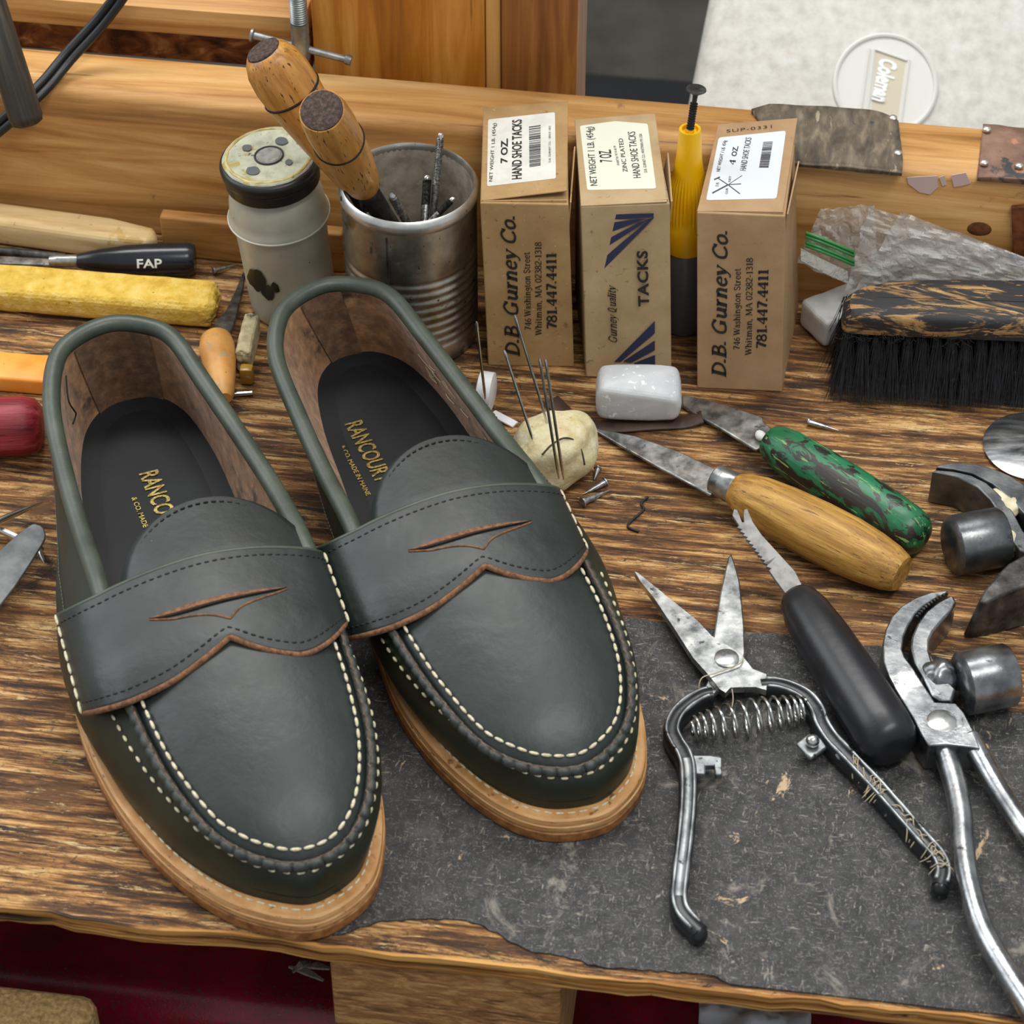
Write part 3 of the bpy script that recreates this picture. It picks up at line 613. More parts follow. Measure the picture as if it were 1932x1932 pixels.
# ------------------------------------------------------------------ black work mat
M_mat = mat('black_scuffed_mat', [(.30, '#202021'), (.48, '#313132'), (.66, '#474646')], 130, detail=10, nrough=.72, rough=.62, dist=.6,
    spots=[('#5f5d5a', 420, .54, .62, (1, 1, 1), 1.5), ('#8b857b', 110, .59, .625, (1, 3.4, 1), 3.0), ('#948d82', 130, .60, .635, (3.4, .8, 1), 3.0), ('#8a8379', 15, .57, .70, (1.6, 1, 1), 2.6), ('#a9a193', 700, .60, .66, (1, 1.6, 1), 2), ('#bfa382', 24, .635, .66, (1.5, 1, 1), 2.0), ('#6f4a41', 18, .69, .74), ('#1c1c1e', 11, .57, .75)], bump=[(420, .0006, .7)])
ol = [(560, 1215), (640, 1190), (760, 1172), (900, 1168), (1060, 1165), (1170, 1164), (1240, 1172), (1300, 1180), (1380, 1190), (1460, 1196), (1530, 1206), (1600, 1214), (1680, 1222), (1760, 1236), (1830, 1262), (1880, 1320), (1920, 1346), (1990, 1352), (2010, 1500), (2010, 1700), (2000, 1932), (1880, 1916), (1840, 1908), (1760, 1902), (1700, 1896), (1640, 1898), (1560, 1884), (1500, 1880), (1420, 1868), (1380, 1858), (1340, 1838), (1280, 1834), (1200, 1828), (1130, 1822), (1080, 1808), (1030, 1798), (985, 1786), (930, 1756), (880, 1736), (800, 1733), (740, 1736), (700, 1742), (660, 1756), (620, 1762), (560, 1755), (480, 1700), (430, 1600), (440, 1450), (500, 1300)]
P_ = cr(ol, 6, True); pts = [G(x+3*noise.noise(V(x*.05, y*.05, 1)), min(1990, y+4*noise.noise(V(x*.06, y*.06, 4))), .0009) for x, y in P_]
for p in pts: p.y = max(p.y, TF+.0016)
n = MB(); n.prism(pts, (0, 0, -.0008)); o = n.build('work_mat', M_mat, loc=(.08, -.15, .0001), smooth=None)
tag(o, 'scuffed torn-edged black rubber mat lying under the snips and shoe toes', 'mat')

# ------------------------------------------------------------------ serif stroke lettering
TK, TN, MD = .17, .07, .12
_o = [(.33, .68), (.13, .52), (.10, .32), (.18, .07), (.35, 0), (.54, .15), (.57, .38), (.50, .60), (.33, .68)]
_O = [(x, y*1.47) for x, y in _o]
def _sf(x, y, a=.13): return ([(x-a, y), (x+a, y)], TN)
GL = {
 'D': (.95, [([(.2, 0), (.2, 1)], TK), ([(.2, .97), (.5, .95), (.76, .75), (.82, .5), (.76, .25), (.5, .05), (.2, .03)], MD), _sf(.15, 0), _sf(.15, 1)]),
 'B': (.85, [([(.2, 0), (.2, 1)], TK), ([(.2, .97), (.45, .97), (.62, .86), (.6, .65), (.42, .53), (.2, .52)], MD), ([(.2, .52), (.5, .52), (.72, .38), (.68, .13), (.45, .03), (.2, .03)], MD), _sf(.15, 0), _sf(.15, 1)]),
 'G': (1., [([(.8, .78), (.62, .97), (.4, .98), (.16, .75), (.1, .45), (.2, .12), (.45, .02), (.72, .08)], MD), ([(.76, .42), (.76, .04)], TK), _sf(.74, .42), ([(.82, .72), (.82, .98)], TN)]),
 'C': (.92, [([(.8, .78), (.62, .97), (.4, .98), (.16, .75), (.1, .45), (.2, .12), (.45, .02), (.66, .06), (.82, .22)], MD), ([(.83, .70), (.83, .98)], TN)]),
 'u': (.76, [([(.18, .66), (.18, .2), (.28, .04), (.42, .06), (.58, .2)], TK*.8), ([(.6, .66), (.6, 0)], TK), _sf(.12, .66, .09), _sf(.55, .66, .09), _sf(.68, .02, .09)]),
 'r': (.56, [([(.2, .66), (.2, 0)], TK), ([(.2, .42), (.32, .62), (.48, .64)], MD), _sf(.18, 0), _sf(.12, .66, .09)]),
 'n': (.78, [([(.2, .66), (.2, 0)], TK), ([(.2, .45), (.35, .65), (.52, .6), (.58, .42), (.58, 0)], TK*.8), _sf(.18, 0), _sf(.6, 0), _sf(.12, .66, .09)]),
 'e': (.66, [([(.12, .37), (.56, .37)], TN), ([(.56, .37), (.5, .6), (.33, .67), (.15, .52), (.1, .28), (.2, .06), (.38, .01), (.58, .14)], MD)]),
 'y': (.7, [([(.12, .66), (.36, .04)], TK), ([(.6, .66), (.36, .04), (.2, -.25), (.05, -.24)], TN), _sf(.12, .66, .12), _sf(.58, .66, .1)]),
 'o': (.68, [(_o, MD)]), '0': (.68, [(_O, MD)]), '.': (.32, [([(.12, .0), (.12, .13)], TK)]), ',': (.32, [([(.12, .1), (.12, 0), (.04, -.16)], MD)]), '-': (.42, [([(.05, .35), (.36, .35)], MD)]), ' ': (.36, []),
 '7': (.66, [([(.06, .95), (.62, .95)], MD), ([(.6, .95), (.4, .5), (.26, 0)], TK)]),
 '8': (.68, [([(.33, .52), (.14, .65), (.14, .86), (.33, .98), (.52, .86), (.52, .65), (.33, .52)], MD), ([(.33, .52), (.1, .38), (.1, .12), (.33, .02), (.56, .12), (.56, .38), (.33, .52)], MD)]),
 '1': (.55, [([(.1, .84), (.3, .97)], TN), ([(.3, .98), (.3, 0)], TK), _sf(.3, 0, .2)]),
 '4': (.72, [([(.5, .98), (.05, .3)], TN), ([(.04, .28), (.66, .28)], TN*1.3), ([(.5, 1), (.5, 0)], TK), _sf(.5, 0, .15)]),
 '2': (.66, [([(.08, .78), (.15, .93), (.35, .98), (.54, .84), (.5, .6), (.25, .3), (.06, .05)], MD), ([(.06, .05), (.6, .05)], MD)]),
 '3': (.66, [([(.1, .85), (.3, .98), (.52, .86), (.46, .62), (.28, .54), (.5, .46), (.57, .2), (.35, .02), (.08, .1)], MD)]),
 '6': (.66, [([(.52, .95), (.25, .75), (.1, .35), (.2, .07), (.38, .02), (.56, .2), (.5, .46), (.3, .52), (.12, .35)], MD)]),
 'W': (1.08, [([(.06, 1), (.32, 0)], TK), ([(.32, 0), (.52, .9)], TN), ([(.5, 1), (.76, 0)], TK), ([(.76, 0), (1., 1)], TN), _sf(.06, 1), _sf(1., 1, .1)]),
 'a': (.64, [([(.12, .55), (.3, .66), (.48, .55), (.48, .02)], TK*.8), ([(.48, .4), (.22, .33), (.12, .15), (.25, .02), (.48, .12)], TN*1.3), _sf(.54, .02, .08)]),
 's': (.56, [([(.46, .54), (.3, .66), (.14, .54), (.25, .38), (.46, .22), (.4, .04), (.22, .01), (.08, .12)], MD)]),
 'h': (.74, [([(.18, 1), (.18, 0)], TK), ([(.18, .45), (.35, .65), (.52, .58), (.56, .4), (.56, 0)], TK*.8), _sf(.18, 0), _sf(.56, 0), _sf(.1, 1, .09)]),
 'i': (.38, [([(.18, .66), (.18, 0)], TK), ([(.18, .84), (.18, .97)], TK), _sf(.18, 0), _sf(.1, .66, .09)]),
 'g': (.62, [([(.3, .66), (.12, .5), (.15, .3), (.32, .24), (.48, .4), (.46, .58), (.3, .66)], MD), ([(.5, .64), (.52, 0), (.35, -.24), (.08, -.16)], MD)]),
 't': (.46, [([(.2, .9), (.2, .15), (.3, .02), (.44, .08)], MD), _sf(.2, .66, .17)]),
 'S': (.7, [([(.6, .8), (.4, .97), (.17, .88), (.14, .68), (.35, .52), (.6, .36), (.58, .12), (.35, .02), (.08, .2)], MD)]),
 'm': (1.1, [([(.2, .66), (.2, 0)], TK), ([(.2, .45), (.34, .65), (.48, .6), (.54, .42), (.54, 0)], TK*.8), ([(.54, .45), (.7, .65), (.84, .6), (.9, .42), (.9, 0)], TK*.8), _sf(.18, 0), _sf(.54, 0), _sf(.92, 0), _sf(.12, .66, .09)]),
 'M': (1.04, [([(.14, 0), (.18, 1)], TN), ([(.18, 1), (.52, .1)], TK), ([(.52, .1), (.86, 1)], TN), ([(.86, 1), (.9, 0)], TK), _sf(.12, 0), _sf(.9, 0), _sf(.12, 1, .08), _sf(.92, 1, .08)]),
 'A': (.9, [([(.08, 0), (.45, 1)], TN), ([(.45, 1), (.82, 0)], TK), ([(.24, .35), (.66, .35)], TN), _sf(.08, 0), _sf(.82, 0)]),
 'Q': (.95, [(_O, MD), ([(.3, .1), (.8, -.1)], MD)]), 'l': (.36, [([(.18, 1), (.18, 0)], TK), _sf(.18, 0)]),
}
def serif(s, shear=0, wt=1.0):
    vs, fs, x = [], [], 0
    for ch in s:
        adv, st = GL[ch]
        for pts, w_ in st:
            c = cr(pts, 6) if len(pts) > 2 else np.array(pts, float); w2 = w_*wt/2
            for i in range(len(c)):
                t = c[min(i+1, len(c)-1)]-c[max(i-1, 0)]; t = t/(np.linalg.norm(t)+1e-9); n_ = np.array([-t[1], t[0]])*w2
                for q in (c[i]+n_, c[i]-n_): vs.append(Vector((x+q[0]+shear*q[1], q[1], 0)))
                if i: m = len(vs); fs.append((m-4, m-3, m-1, m-2))
        x += adv
    return vs, fs

# ------------------------------------------------------------------ tack boxes
def plane_hit(x, y, o, n):
    r_ = ray(x, y); return CAM+r_*((o-CAM).dot(n)/r_.dot(n))
class Pl:
    def __init__(s, a, b, c):
        s.o = a; s.n = (b-a).cross(c-a).normalized()
        if s.n.dot(CAM-a) < 0: s.n = -s.n
    def __call__(s, x, y, l=.0002): return plane_hit(x, y, s.o, s.n)+s.n*l
    def text(s, mb, tx, a, b, h, l=.0003):
        A, B = s(*a, l), s(*b, l); X = (B-A).normalized(); Y = s.n.cross(X); vs = tx[0]
        x0 = min(v.x for v in vs); W = max(v.x for v in vs)-x0; w_ = (B-A).length; k = h*depth(A)/F_PX
        mb.add([A+X*((v.x-x0)*w_/W)+Y*(v.y*k) for v in vs], tx[1])
    def poly(s, mb, pts, l=.0003, th=.0001): mb.prism([s(x, y, l) for x, y in pts], -s.n*th)
M_card = mat('kraft_card', [(.3, '#9c7a4c'), (.5, '#ad8a5b'), (.7, '#bd9c6c')], 40, detail=8, rough=.8, spots=[('#8b693f', 300, .62, .7), ('#c9ab7c', 500, .64, .7)], bump=(900, .0002, .5))
M_card3 = mat('reddish_kraft_card', [(.3, '#9c7b57'), (.5, '#aa8963'), (.7, '#b69671')], 40, detail=8, rough=.8, spots=[('#9a7352', 300, .64, .72)], bump=(900, .0002, .5))
M_card2 = mat('grey_kraft_card', [(.3, '#a68a63'), (.5, '#b59a72'), (.7, '#c3aa84')], 40, detail=8, rough=.8, spots=[('#94774f', 300, .62, .7)], bump=(900, .0002, .5))
M_lab = mat('paper_label', [(.4, '#dad8cd'), (.6, '#e6e4da')], 120, rough=.6)
M_lab3 = plain('white_label', '#d9dee2', .5)
M_labcream = plain('cream_label', '#e2e2cf', .6)
def tackbox(lab, m, bot, topf, lid, lidz, dep, zt):
    b0, b1 = G(*bot[0]), G(*bot[1]); t0, t1 = G(*topf[0], zt), G(*topf[1], zt)
    root = thing('tack_box', lab, 'box', (b0+b1)/2+V(0, .02, 0), 'cardboard tack boxes along the rail')
    L = [G(*p, z) for p, z in zip(lid, lidz)]              # front left, front right, back right, back left
    dv = V(*dep, 0)
    tb0, tb1 = t0.lerp(L[3], .86), t1.lerp(L[2], .86); tb0.z = tb1.z = zt
    for q in (tb0, tb1): q.y = min(q.y, .1495)
    up_ = V(0, 0, .0002)
    n = MB(); n.hexa([b0+up_, b1+up_, b1+dv+up_, b0+dv+up_], [t0, t1, tb1, tb0]); body = n.build('carton', m, root, smooth=None, mods=[BEV(.0005)])
    n = MB(); n.prism(L, (0, 0, -.0007)); lidp = n.build('lid_flap', m, root, smooth=None, mods=[BEV(.0003)])
    n = MB(); n.prism([t1+V(.0004, .0005, -.012), t1+V(.0010, .0005, .0008), L[2].lerp(t1, .45)+V(.0030, 0, .0002), L[2].lerp(t1, .45)+V(.0012, 0, -.012)], V(-.0006, 0, 0)); n.build('side_flap', m, root, smooth=None)
    n = MB(); n.prism([t0+V(.001, .001, -.006), t0+V(.001, .0012, .0002), t1+V(-.001, .0012, .0012), t1+V(-.001, .001, -.006)], V(0, .0006, 0)); n.build('tuck_flap', m, root, smooth=None)
    return root, body, lidp, Pl(b0, b1, (t0+t1)/2), Pl(L[0], L[1], (L[2]+L[3])/2)
def print_address(fp, body, xs, ys, m):
    xb, x7, xw, xp = xs; y0, y1 = ys; H = y0-y1
    yy = lambda f_: y0-H*f_
    for nm, s_, x, f0, f1, h, sh, wt in (('company_lettering', 'D.B. Gurney Co.', xb, .0, 1., 25, .22, 1.35), ('street_lettering', '746 Washington Street', x7, .19, .745, 11.5, 0, 1.0), ('town_lettering', 'Whitman, MA 02382-1318', xw, .15, .815, 11.5, 0, 1.0), ('phone_lettering', '781.447.4411', xp, .20, .735, 18, 0, 1.35)):
        mb = MB(); fp.text(mb, serif(s_, sh, wt), (x[0]+(x[1]-x[0])*f0, yy(f0)), (x[0]+(x[1]-x[0])*f1, yy(f1)), h); mb.build(nm, m, body, smooth=None)
def barcode(lp, mb, q, n_):
    rnd = random.Random(5); t = 0; (ax_, ay_), (bx, by), (cx, cy), (dx_, dy) = q
    while t < 1:
        w_ = rnd.choice((.012, .012, .024, .036)); a, b = t, min(1, t+w_)
        L = lambda k: ((ax_+(dx_-ax_)*k, ay_+(dy-ay_)*k), (bx+(cx-bx)*k, by+(cy-by)*k))
        p, q_ = L(a); r_, s_ = L(b); lp.poly(mb, [p, q_, s_, r_], .0003); t += w_+rnd.choice((.014, .022, .03))
def sans(s_, **k):
    vs, fs = text(s_, 1, **k); h = max(v.y for v in vs if True); return [Vector((v.x, v.y/.73, 0)) for v in vs], fs
def label_part(lp, lidp, pts, m, rad=3):
    mb = MB(); P = []
    n_ = len(pts)
    for i in range(n_):
        a, b, c = Vector(pts[i-1]), Vector(pts[i]), Vector(pts[(i+1) % n_])
        P += [b+(a-b).normalized()*rad, b+(a-b).normalized()*rad*.3+(c-b).normalized()*rad*.3, b+(c-b).normalized()*rad]
    lp.poly(mb, [(p.x, p.y) for p in P], .00015, .0001); return mb.build('paper_label', m, lidp, smooth=None)
# box one
r1, body, lidp, fp, lp = tackbox('kraft cardboard tack box beside the tin can, with black address print', M_card, ((921, 690), (1083, 693)), ((906, 383), (1073, 386)), ((908, 378), (1070, 359), (1072, 190), (912, 203)), (.0868, .0905, .0905, .0868), (-.0085, .058), .0865)
print_address(fp, body, ((980, 971), (1003, 998), (1022, 1021), (1051, 1048)), (672, 407), M_ink)
lb = label_part(lp, lidp, [(921, 226), (1047, 212), (1049, 337), (919, 352)], M_lab)
mb = MB(); lp.text(mb, sans('NET WEIGHT 1 LB. (454g)'), (929, 343), (936, 233), 7); lp.text(mb, sans('7 OZ.', bold=.03), (957, 308), (958, 262), 13); lp.text(mb, sans('HAND SHOE TACKS', bold=.02), (984, 338), (984, 226), 19); mb.build('lettering', M_ink, lb, smooth=None)
mb = MB(); barcode(lp, mb, ((998, 240), (1020, 237), (1020, 313), (999, 316)), 20); mb.build('barcode', M_grey_ink, lb, smooth=None)
mb = MB(); lp.text(mb, sans('D.B. GURNEY CO. - SINCE 1825'), (1039, 307), (1039, 238), 4); mb.build('small_lettering', M_grey_ink, lb, smooth=None)
# box two
r2, body, lidp, fp, lp = tackbox('kraft cardboard tack box with navy fan stripes, second from the tin can', M_card2, ((1106, 712), (1267, 716)), ((1096, 390), (1264, 384)), ((1096, 388), (1259, 380), (1236, 213), (1084, 225)), (.0870, .0875, .0885, .0880), (-.0115, .056), .0865)
def c3(p): return [(880+x/3.864, 150+y/3.864) for x, y in p]
mb = MB()
for q in ([(975, 985), (1365, 973), (1365, 1003), (1190, 1014), (975, 1022)], [(975, 1052), (1210, 1021), (1310, 1012), (975, 1140)], [(975, 1190), (1250, 1045), (1340, 1012), (980, 1247)], [(985, 1312), (1255, 1085), (1330, 1015), (1365, 1002), (1365, 1010), (985, 1396)]): fp.poly(mb, c3(q))
mb.build('fan_print', M_blue_ink, body, smooth=None)
mb = MB()
for q in ([(1159, 682), (1235.5, 605), (1235.5, 628), (1171, 682)], [(1176, 681), (1235.5, 642), (1235.5, 660), (1190, 684)], [(1197, 684), (1236, 669), (1236, 700), (1190, 700)]): fp.poly(mb, q)
mb.build('lower_fan_print', M_blue_ink, body, smooth=None)
mb = MB(); fp.text(mb, sans('TACKS', bold=.035, space=1.1), (1224, 577), (1221, 472), 20); mb.build('lettering', M_ink, body, smooth=None)
mb = MB(); fp.text(mb, serif('Gurney Quality', .35, 1.15), (1164, 645), (1161, 537), 15); mb.build('script_lettering', M_ink, body, smooth=None)
lb = label_part(lp, lidp, [(1094, 238), (1160, 229), (1222, 234), (1238, 356), (1108, 359)], M_labcream)
mb = MB(); lp.text(mb, sans('NET WEIGHT 1 LB. (454g)'), (1127, 351), (1118, 240), 14); lp.text(mb, sans('7 OZ.', bold=.01), (1155, 306), (1152, 283), 24); lp.text(mb, sans('ZINC PLATED'), (1184, 325), (1175, 262), 9); lp.text(mb, sans('HAND SHOE TACKS'), (1209, 336), (1198, 249), 15); mb.build('lettering', M_ink, lb, smooth=None)
mb = MB(); lp.text(mb, sans('D.B. GURNEY CO. WHITMAN MA USA'), (1221, 326), (1211, 253), 6); lp.text(mb, sans('PART# 919-019'), (1169, 312), (1162, 276), 5); mb.build('small_lettering', M_grey_ink, lb, smooth=None)
# box three
r3, body, lidp, fp, lp = tackbox('brown cardboard tack box with handwriting on its lid, beside the plastic bag', M_card3, ((1315, 733), (1475, 740)), ((1315, 401), (1482, 408)), ((1315, 398), (1477, 400), (1505, 222), (1355, 234)), (.0868, .0870, .0882, .0880), (.0040, .058), .0865)
print_address(fp, body, ((1369, 1372), (1395, 1398), (1417, 1421), (1444, 1451)), (711, 435), M_ink)
lb = label_part(lp, lidp, [(1356, 260), (1483, 247), (1465, 375), (1332, 378)], M_lab3, 4)
mb = MB(); lp.text(mb, serif('1 4 2'.replace('1 4 2', '4')), (1386, 312), (1388, 303), 11); lp.text(mb, sans('OZ.', bold=.02), (1389, 296), (1393, 277), 10); lp.text(mb, sans('NET WEIGHT 1 LB. 454g'), (1358, 325), (1371, 266), 7); lp.text(mb, sans('HAND SHOE TACKS'), (1407, 323), (1418, 261), 12); mb.build('lettering', M_ink, lb, smooth=None)
mb = MB(); barcode(lp, mb, ((1440, 269), (1458, 268), (1450, 317), (1432, 317)), 20); mb.build('barcode', M_grey_ink, lb, smooth=None)
def c7(p): return [(1280+x/6.9, 160+y/6.9) for x, y in p]
mb = MB()
def pstroke(mb, p, w_):
    (x0, y0), (x1, y1) = p; L = math.hypot(x1-x0, y1-y0); nx_, ny_ = -(y1-y0)/L*w_/2, (x1-x0)/L*w_/2
    lp.poly(mb, [(x0+nx_, y0+ny_), (x1+nx_, y1+ny_), (x1-nx_, y1-ny_), (x0-nx_, y0-ny_)])
for p, w_ in (([(440, 1415), (640, 1310)], 2.4), ([(640, 1310), (830, 1185)], .8), ([(505, 1215), (650, 1310)], 1.4), ([(650, 1310), (800, 1425)], 1.6), ([(465, 1240), (540, 1205)], 2.2), ([(650, 1305), (815, 1295)], 1.2)): pstroke(mb, c7(p), w_)
lp.text(mb, sans('GUR'), *c7([(640, 1430), (650, 1350)]), 5); lp.text(mb, sans('NEY'), *c7([(680, 1270), (690, 1195)]), 5); lp.text(mb, sans('D.B.'), *c7([(520, 1330), (530, 1275)]), 6)
mb.build('hammer_logo', M_grey_ink, lb, smooth=None)
mb = MB(); lp.text(mb, text('SUP-0331', 1.35, .12, -.005, 1.15), (1371, 251), (1458, 242), 10); mb.build('handwriting', M_ink, lidp, smooth=None)

# ------------------------------------------------------------------ tin can and what stands in it
cc, cr_, ch = V(-.0590, .1100, 0), .0287, .0795
can = thing('tin_can', 'ribbed old tin can holding nail sets and wooden handles', 'can', cc)
M_tin = mat('tarnished_tin', [(.3, '#857c70'), (.48, '#aaa498'), (.65, '#cdc9bf')], 55, detail=8, rough=.36, rvar=.12, metal=.95, spots=[('#4a3b2c', 120, .60, .68, (1, 1, .7)), ('#8a7a52', 45, .64, .72), ('#2f2a24', 260, .66, .70)], metalmask=.2, bump=(300, .0002, .5))
M_tinrim = mat('tin_rim', [(.4, '#c2c2be'), (.6, '#e4e3de')], 70, rough=.36, rvar=.1, metal=.95, spots=[('#6b5a44', 150, .66, .7)])
M_tinin = mat('dull_tin_inside', [(.3, '#877c6d'), (.5, '#a79c8c'), (.7, '#c2b7a6')], 130, detail=8, rough=.65, metal=.15, spots=[('#b9b1a2', 160, .62, .68)])
pr = [(0, .0270), (.01, cr_), (.10, cr_)]
nr_ = 9
for i in range(nr_*10+1):
    z = .11+.50*i/(nr_*10); pr.append((z, cr_-.0007*(.5-.5*math.cos(2*math.pi*i/10))))
pr += [(.64, cr_), (.66, cr_), (.93, cr_)]
n = MB(); n.lathe(cc+V(0, 0, .0004), cc+V(0, 0, ch), pr, 72); n.f.pop(); n.build('can_wall', M_tin, can, smooth=70)
n = MB(); n.lathe(cc+V(0, 0, .0004), cc+V(0, 0, ch), [(.03, .0001), (.03, .0270), (.97, .0272)], 64); n.f = n.f[:-1]; n.build('can_inside', M_tinin, can, smooth=60)
n = MB(); n.lathe(cc+V(0, 0, ch*.92), cc+V(0, 0, ch*1.005), [(0, cr_), (.18, cr_+.0006), (.5, cr_+.0012), (.75, cr_+.0006), (.92, cr_-.0001), (1, cr_-.0008), (.8, cr_-.0016), (.2, cr_-.0014)], 72); n.f = n.f[:-2]; n.build('can_rim', M_tinrim, can, smooth=80)
ang = math.atan2(GY(733, 440, cc.y-cr_*.9).y-cc.y, GY(733, 440, cc.y-cr_*.9).x-cc.x)
n = MB(); e_ = V(math.cos(ang), math.sin(ang), 0); n.strip([cc+e_*(cr_+.0003)+V(0, 0, .004), cc+e_*(cr_+.0004)+V(0, 0, ch*.9)], .0009, .0008, up=e_); n.build('side_seam', M_dark, can)
M_hw = mat('varnished_handle', [(.3, '#9a6425'), (.5, '#bf8640'), (.7, '#d29c54')], 1, (260, 260, 22), detail=8, rough=.36, spots=[('#3a2611', 1, .60, .66, (900, 900, 120)), ('#8a5a22', 1, .58, .7, (90, 90, 30))], bump=(1, .0002, .5, (700, 700, 60)))
M_cap = mat('worn_leather_cap', [(.3, '#2b211d'), (.5, '#4a3a34'), (.7, '#6b564c')], 700, rough=.85, bump=(900, .0006, .8))
def hammer_handle(lab, p0, p1, prof, capr, cap_t, ring, shaft):
    L = (p1-p0).length; d = (p1-p0).normalized()
    t = thing('stitching_awl', lab, 'tool', shaft[1], 'wooden handled tools in the can')
    n = MB(); n.lathe(p0, p1, prof, 40); b = n.build('wooden_handle', M_hw, t, axis=(p0, p1), smooth=60)
    n = MB(); n.lathe(p1+d*cap_t, p1+d*(cap_t+.0012), [(0, capr*1.02), (.6, capr), (1, capr*.86)], 32); n.build('end_cap', M_cap, b, axis=(p1, p1+d)); 
    rr_ = np.interp(ring, [a for a, _ in prof], [r_ for _, r_ in prof])
    n = MB(); c_ = p0.lerp(p1, ring); x = d.orthogonal().normalized(); y = d.cross(x); n.tube([c_+(x*math.cos(a)+y*math.sin(a))*rr_ for a in np.linspace(0, 2*math.pi, 49)[:-1]], .0006, 6, closed=True); n.build('burnt_ring', plain('burnt_line', '#1c120a', .8), b, smooth=180)
    n = MB(); n.lathe(shaft[1], p0+d*.002, [(0, .0028), (.5, .0036), (.9, .0046), (1, .0060)], 18); n.build('steel_shank', M_dark, t)
    return t
dc = depth(cc+V(0, 0, ch))
a0 = DP(688, 352, dc-.014); a1 = DP(607, 209, dc-.088)
hammer_handle('shorter tan wooden handle in the can, its dark cap towards the viewer', a0, a1, [(0, .0060), (.04, .0072), (.15, .0082), (.35, .0093), (.6, .0101), (.8, .0103), (.93, .0098), (1, .0090)], .0083, 0, .62, (a0, cc+V(.0085, -.004, .030)))
b0 = DP(670, 346, dc-.002); b1 = DP(497, 96, dc-.046)
hammer_handle('longer tan wooden handle in the can, leaning over the glue jar', b0, b1, [(0, .0055), (.05, .0070), (.2, .0084), (.45, .0105), (.66, .0122), (.8, .0126), (.9, .0118), (.96, .0100), (1, .0078)], .0072, 0, .70, (b0, cc+V(-.004, -.002, .028)))
M_knurl = mat('knurled_steel', [(.4, '#55534f'), (.6, '#8d8b86')], 900, rough=.35, metal=.85)
for k_, (p, q, r_, lab) in enumerate((((831, 258), (817, 415), .0016, 'tall thin nail set with a knurled shaft at the back of the can'), ((806, 338), (801, 415), .0019, 'dark nail set just beside the tall one in the can'), ((741, 372), (768, 420), .0018, 'knurled nail set with a bright round end, in front in the can'), ((660, 366), (698, 418), .0020, 'knurled nail set at the can side below the handles'), ((852, 378), (818, 412), .0015, 'short dark nail set leaning at the far rim of the can'))):
    dd_ = {0: .012, 1: .010, 2: -.016, 3: -.006, 4: .006}[k_]
    tp = DP(p[0], p[1], dc+dd_-(.016 if k_ == 0 else .004)); bt = DP(q[0], q[1], dc+dd_*.6); bt2 = bt+(bt-tp).normalized()*.004
    for q_ in (bt, bt2):
        v_ = V(q_.x-cc.x, q_.y-cc.y, 0)
        if v_.length > .0235: v_ *= .0235/v_.length; q_.x, q_.y = cc.x+v_.x, cc.y+v_.y
    for q_ in ((tp,) if k_ == 3 else ()):
        v_ = V(q_.x-cc.x, q_.y-cc.y, 0)
        if v_.length > .0215: v_ *= .0215/v_.length; q_.x, q_.y = cc.x+v_.x, cc.y+v_.y
    dirn = (bt-tp).normalized(); low = tp+dirn*max((bt2-tp).length, .0)
    zend = .012; low2 = V(low.x+(k_-2)*.0035, low.y+(k_ % 2)*.005-.0025, zend)
    v_ = V(low2.x-cc.x, low2.y-cc.y, 0)
    if v_.length > .022: v_ *= .022/v_.length; low2.x, low2.y = cc.x+v_.x, cc.y+v_.y
    t = thing('nail_set', lab, 'nail set', low2, 'nail sets in the can')
    n = MB(); pr_ = [(0, r_*.7)]
    for i in range(30): pr_ += [(.02+.5*(i+.2)/30, r_*1.05), (.02+.5*(i+.7)/30, r_*.88)]
    pr_ += [(.56, r_), (1, r_*.9)]
    n.lathe(tp, low, pr_, 14); n.tube([low, low2], r_*.8, 10); n.build('steel_rod', M_knurl, t)
    n = MB(); n.lathe(tp-dirn*.0016, tp+dirn*.001, [(0, r_*.5), (.3, r_*.8), (.6, r_*.82), (1, r_*.7)], 14); n.build('struck_end', M_bright, t)

# ------------------------------------------------------------------ glue jar
jb, jt = V(-.1140, .1180, .0013), G(508, 297, .0835)
jar = thing('glue_jar', 'cream painted jar with black cap crusted in yellowed glue', 'jar', jb)
jd = (jt-jb); JL = jd.length
M_jar = mat('cream_paint', [(.35, '#a9a593'), (.6, '#bdb9a7')], 40, detail=6, rough=.38, spots=[('#17140f', 30, .72, .73), ('#6f6a5d', 500, .68, .72), ('#98907c', 24, .62, .7)], bump=(200, .0001, .4))
n = MB(); n.lathe(jb+V(0, 0, .0002), jt, [(0, .0170), (.015, .0184), (.04, .0190), (.10, .0192), (.45, .0196), (.615, .0200), (.625, .0217), (.645, .0219), (.655, .0212), (.70, .0208), (.76, .0202), (.81, .0188), (.835, .0178), (.9, .0170)], 64); jbd = n.build('jar_body', M_jar, jar, smooth=60)
n = MB(); q = jb.lerp(jt, .635); x = jd.normalized().orthogonal().normalized(); y = jd.normalized().cross(x); n.tube([q+(x*math.cos(a)+y*math.sin(a))*.0219 for a in np.linspace(0, 2*math.pi, 65)[:-1]], .0005, 6, closed=True); n.build('worn_flange', plain('chipped_white', '#d6d2c4', .5), jbd, smooth=180)
n = MB(); o2 = CAM-jb; ax2 = jd.normalized()
def onjar(x_, y_, R_):
    rr_ = ray(x_, y_); D_ = rr_-ax2*rr_.dot(ax2); O_ = o2-ax2*o2.dot(ax2); A_2, B_2, C_2 = D_.dot(D_), 2*D_.dot(O_), O_.dot(O_)-R_**2
    return CAM+rr_*((-B_2-math.sqrt(max(0, B_2*B_2-4*A_2*C_2)))/(2*A_2))
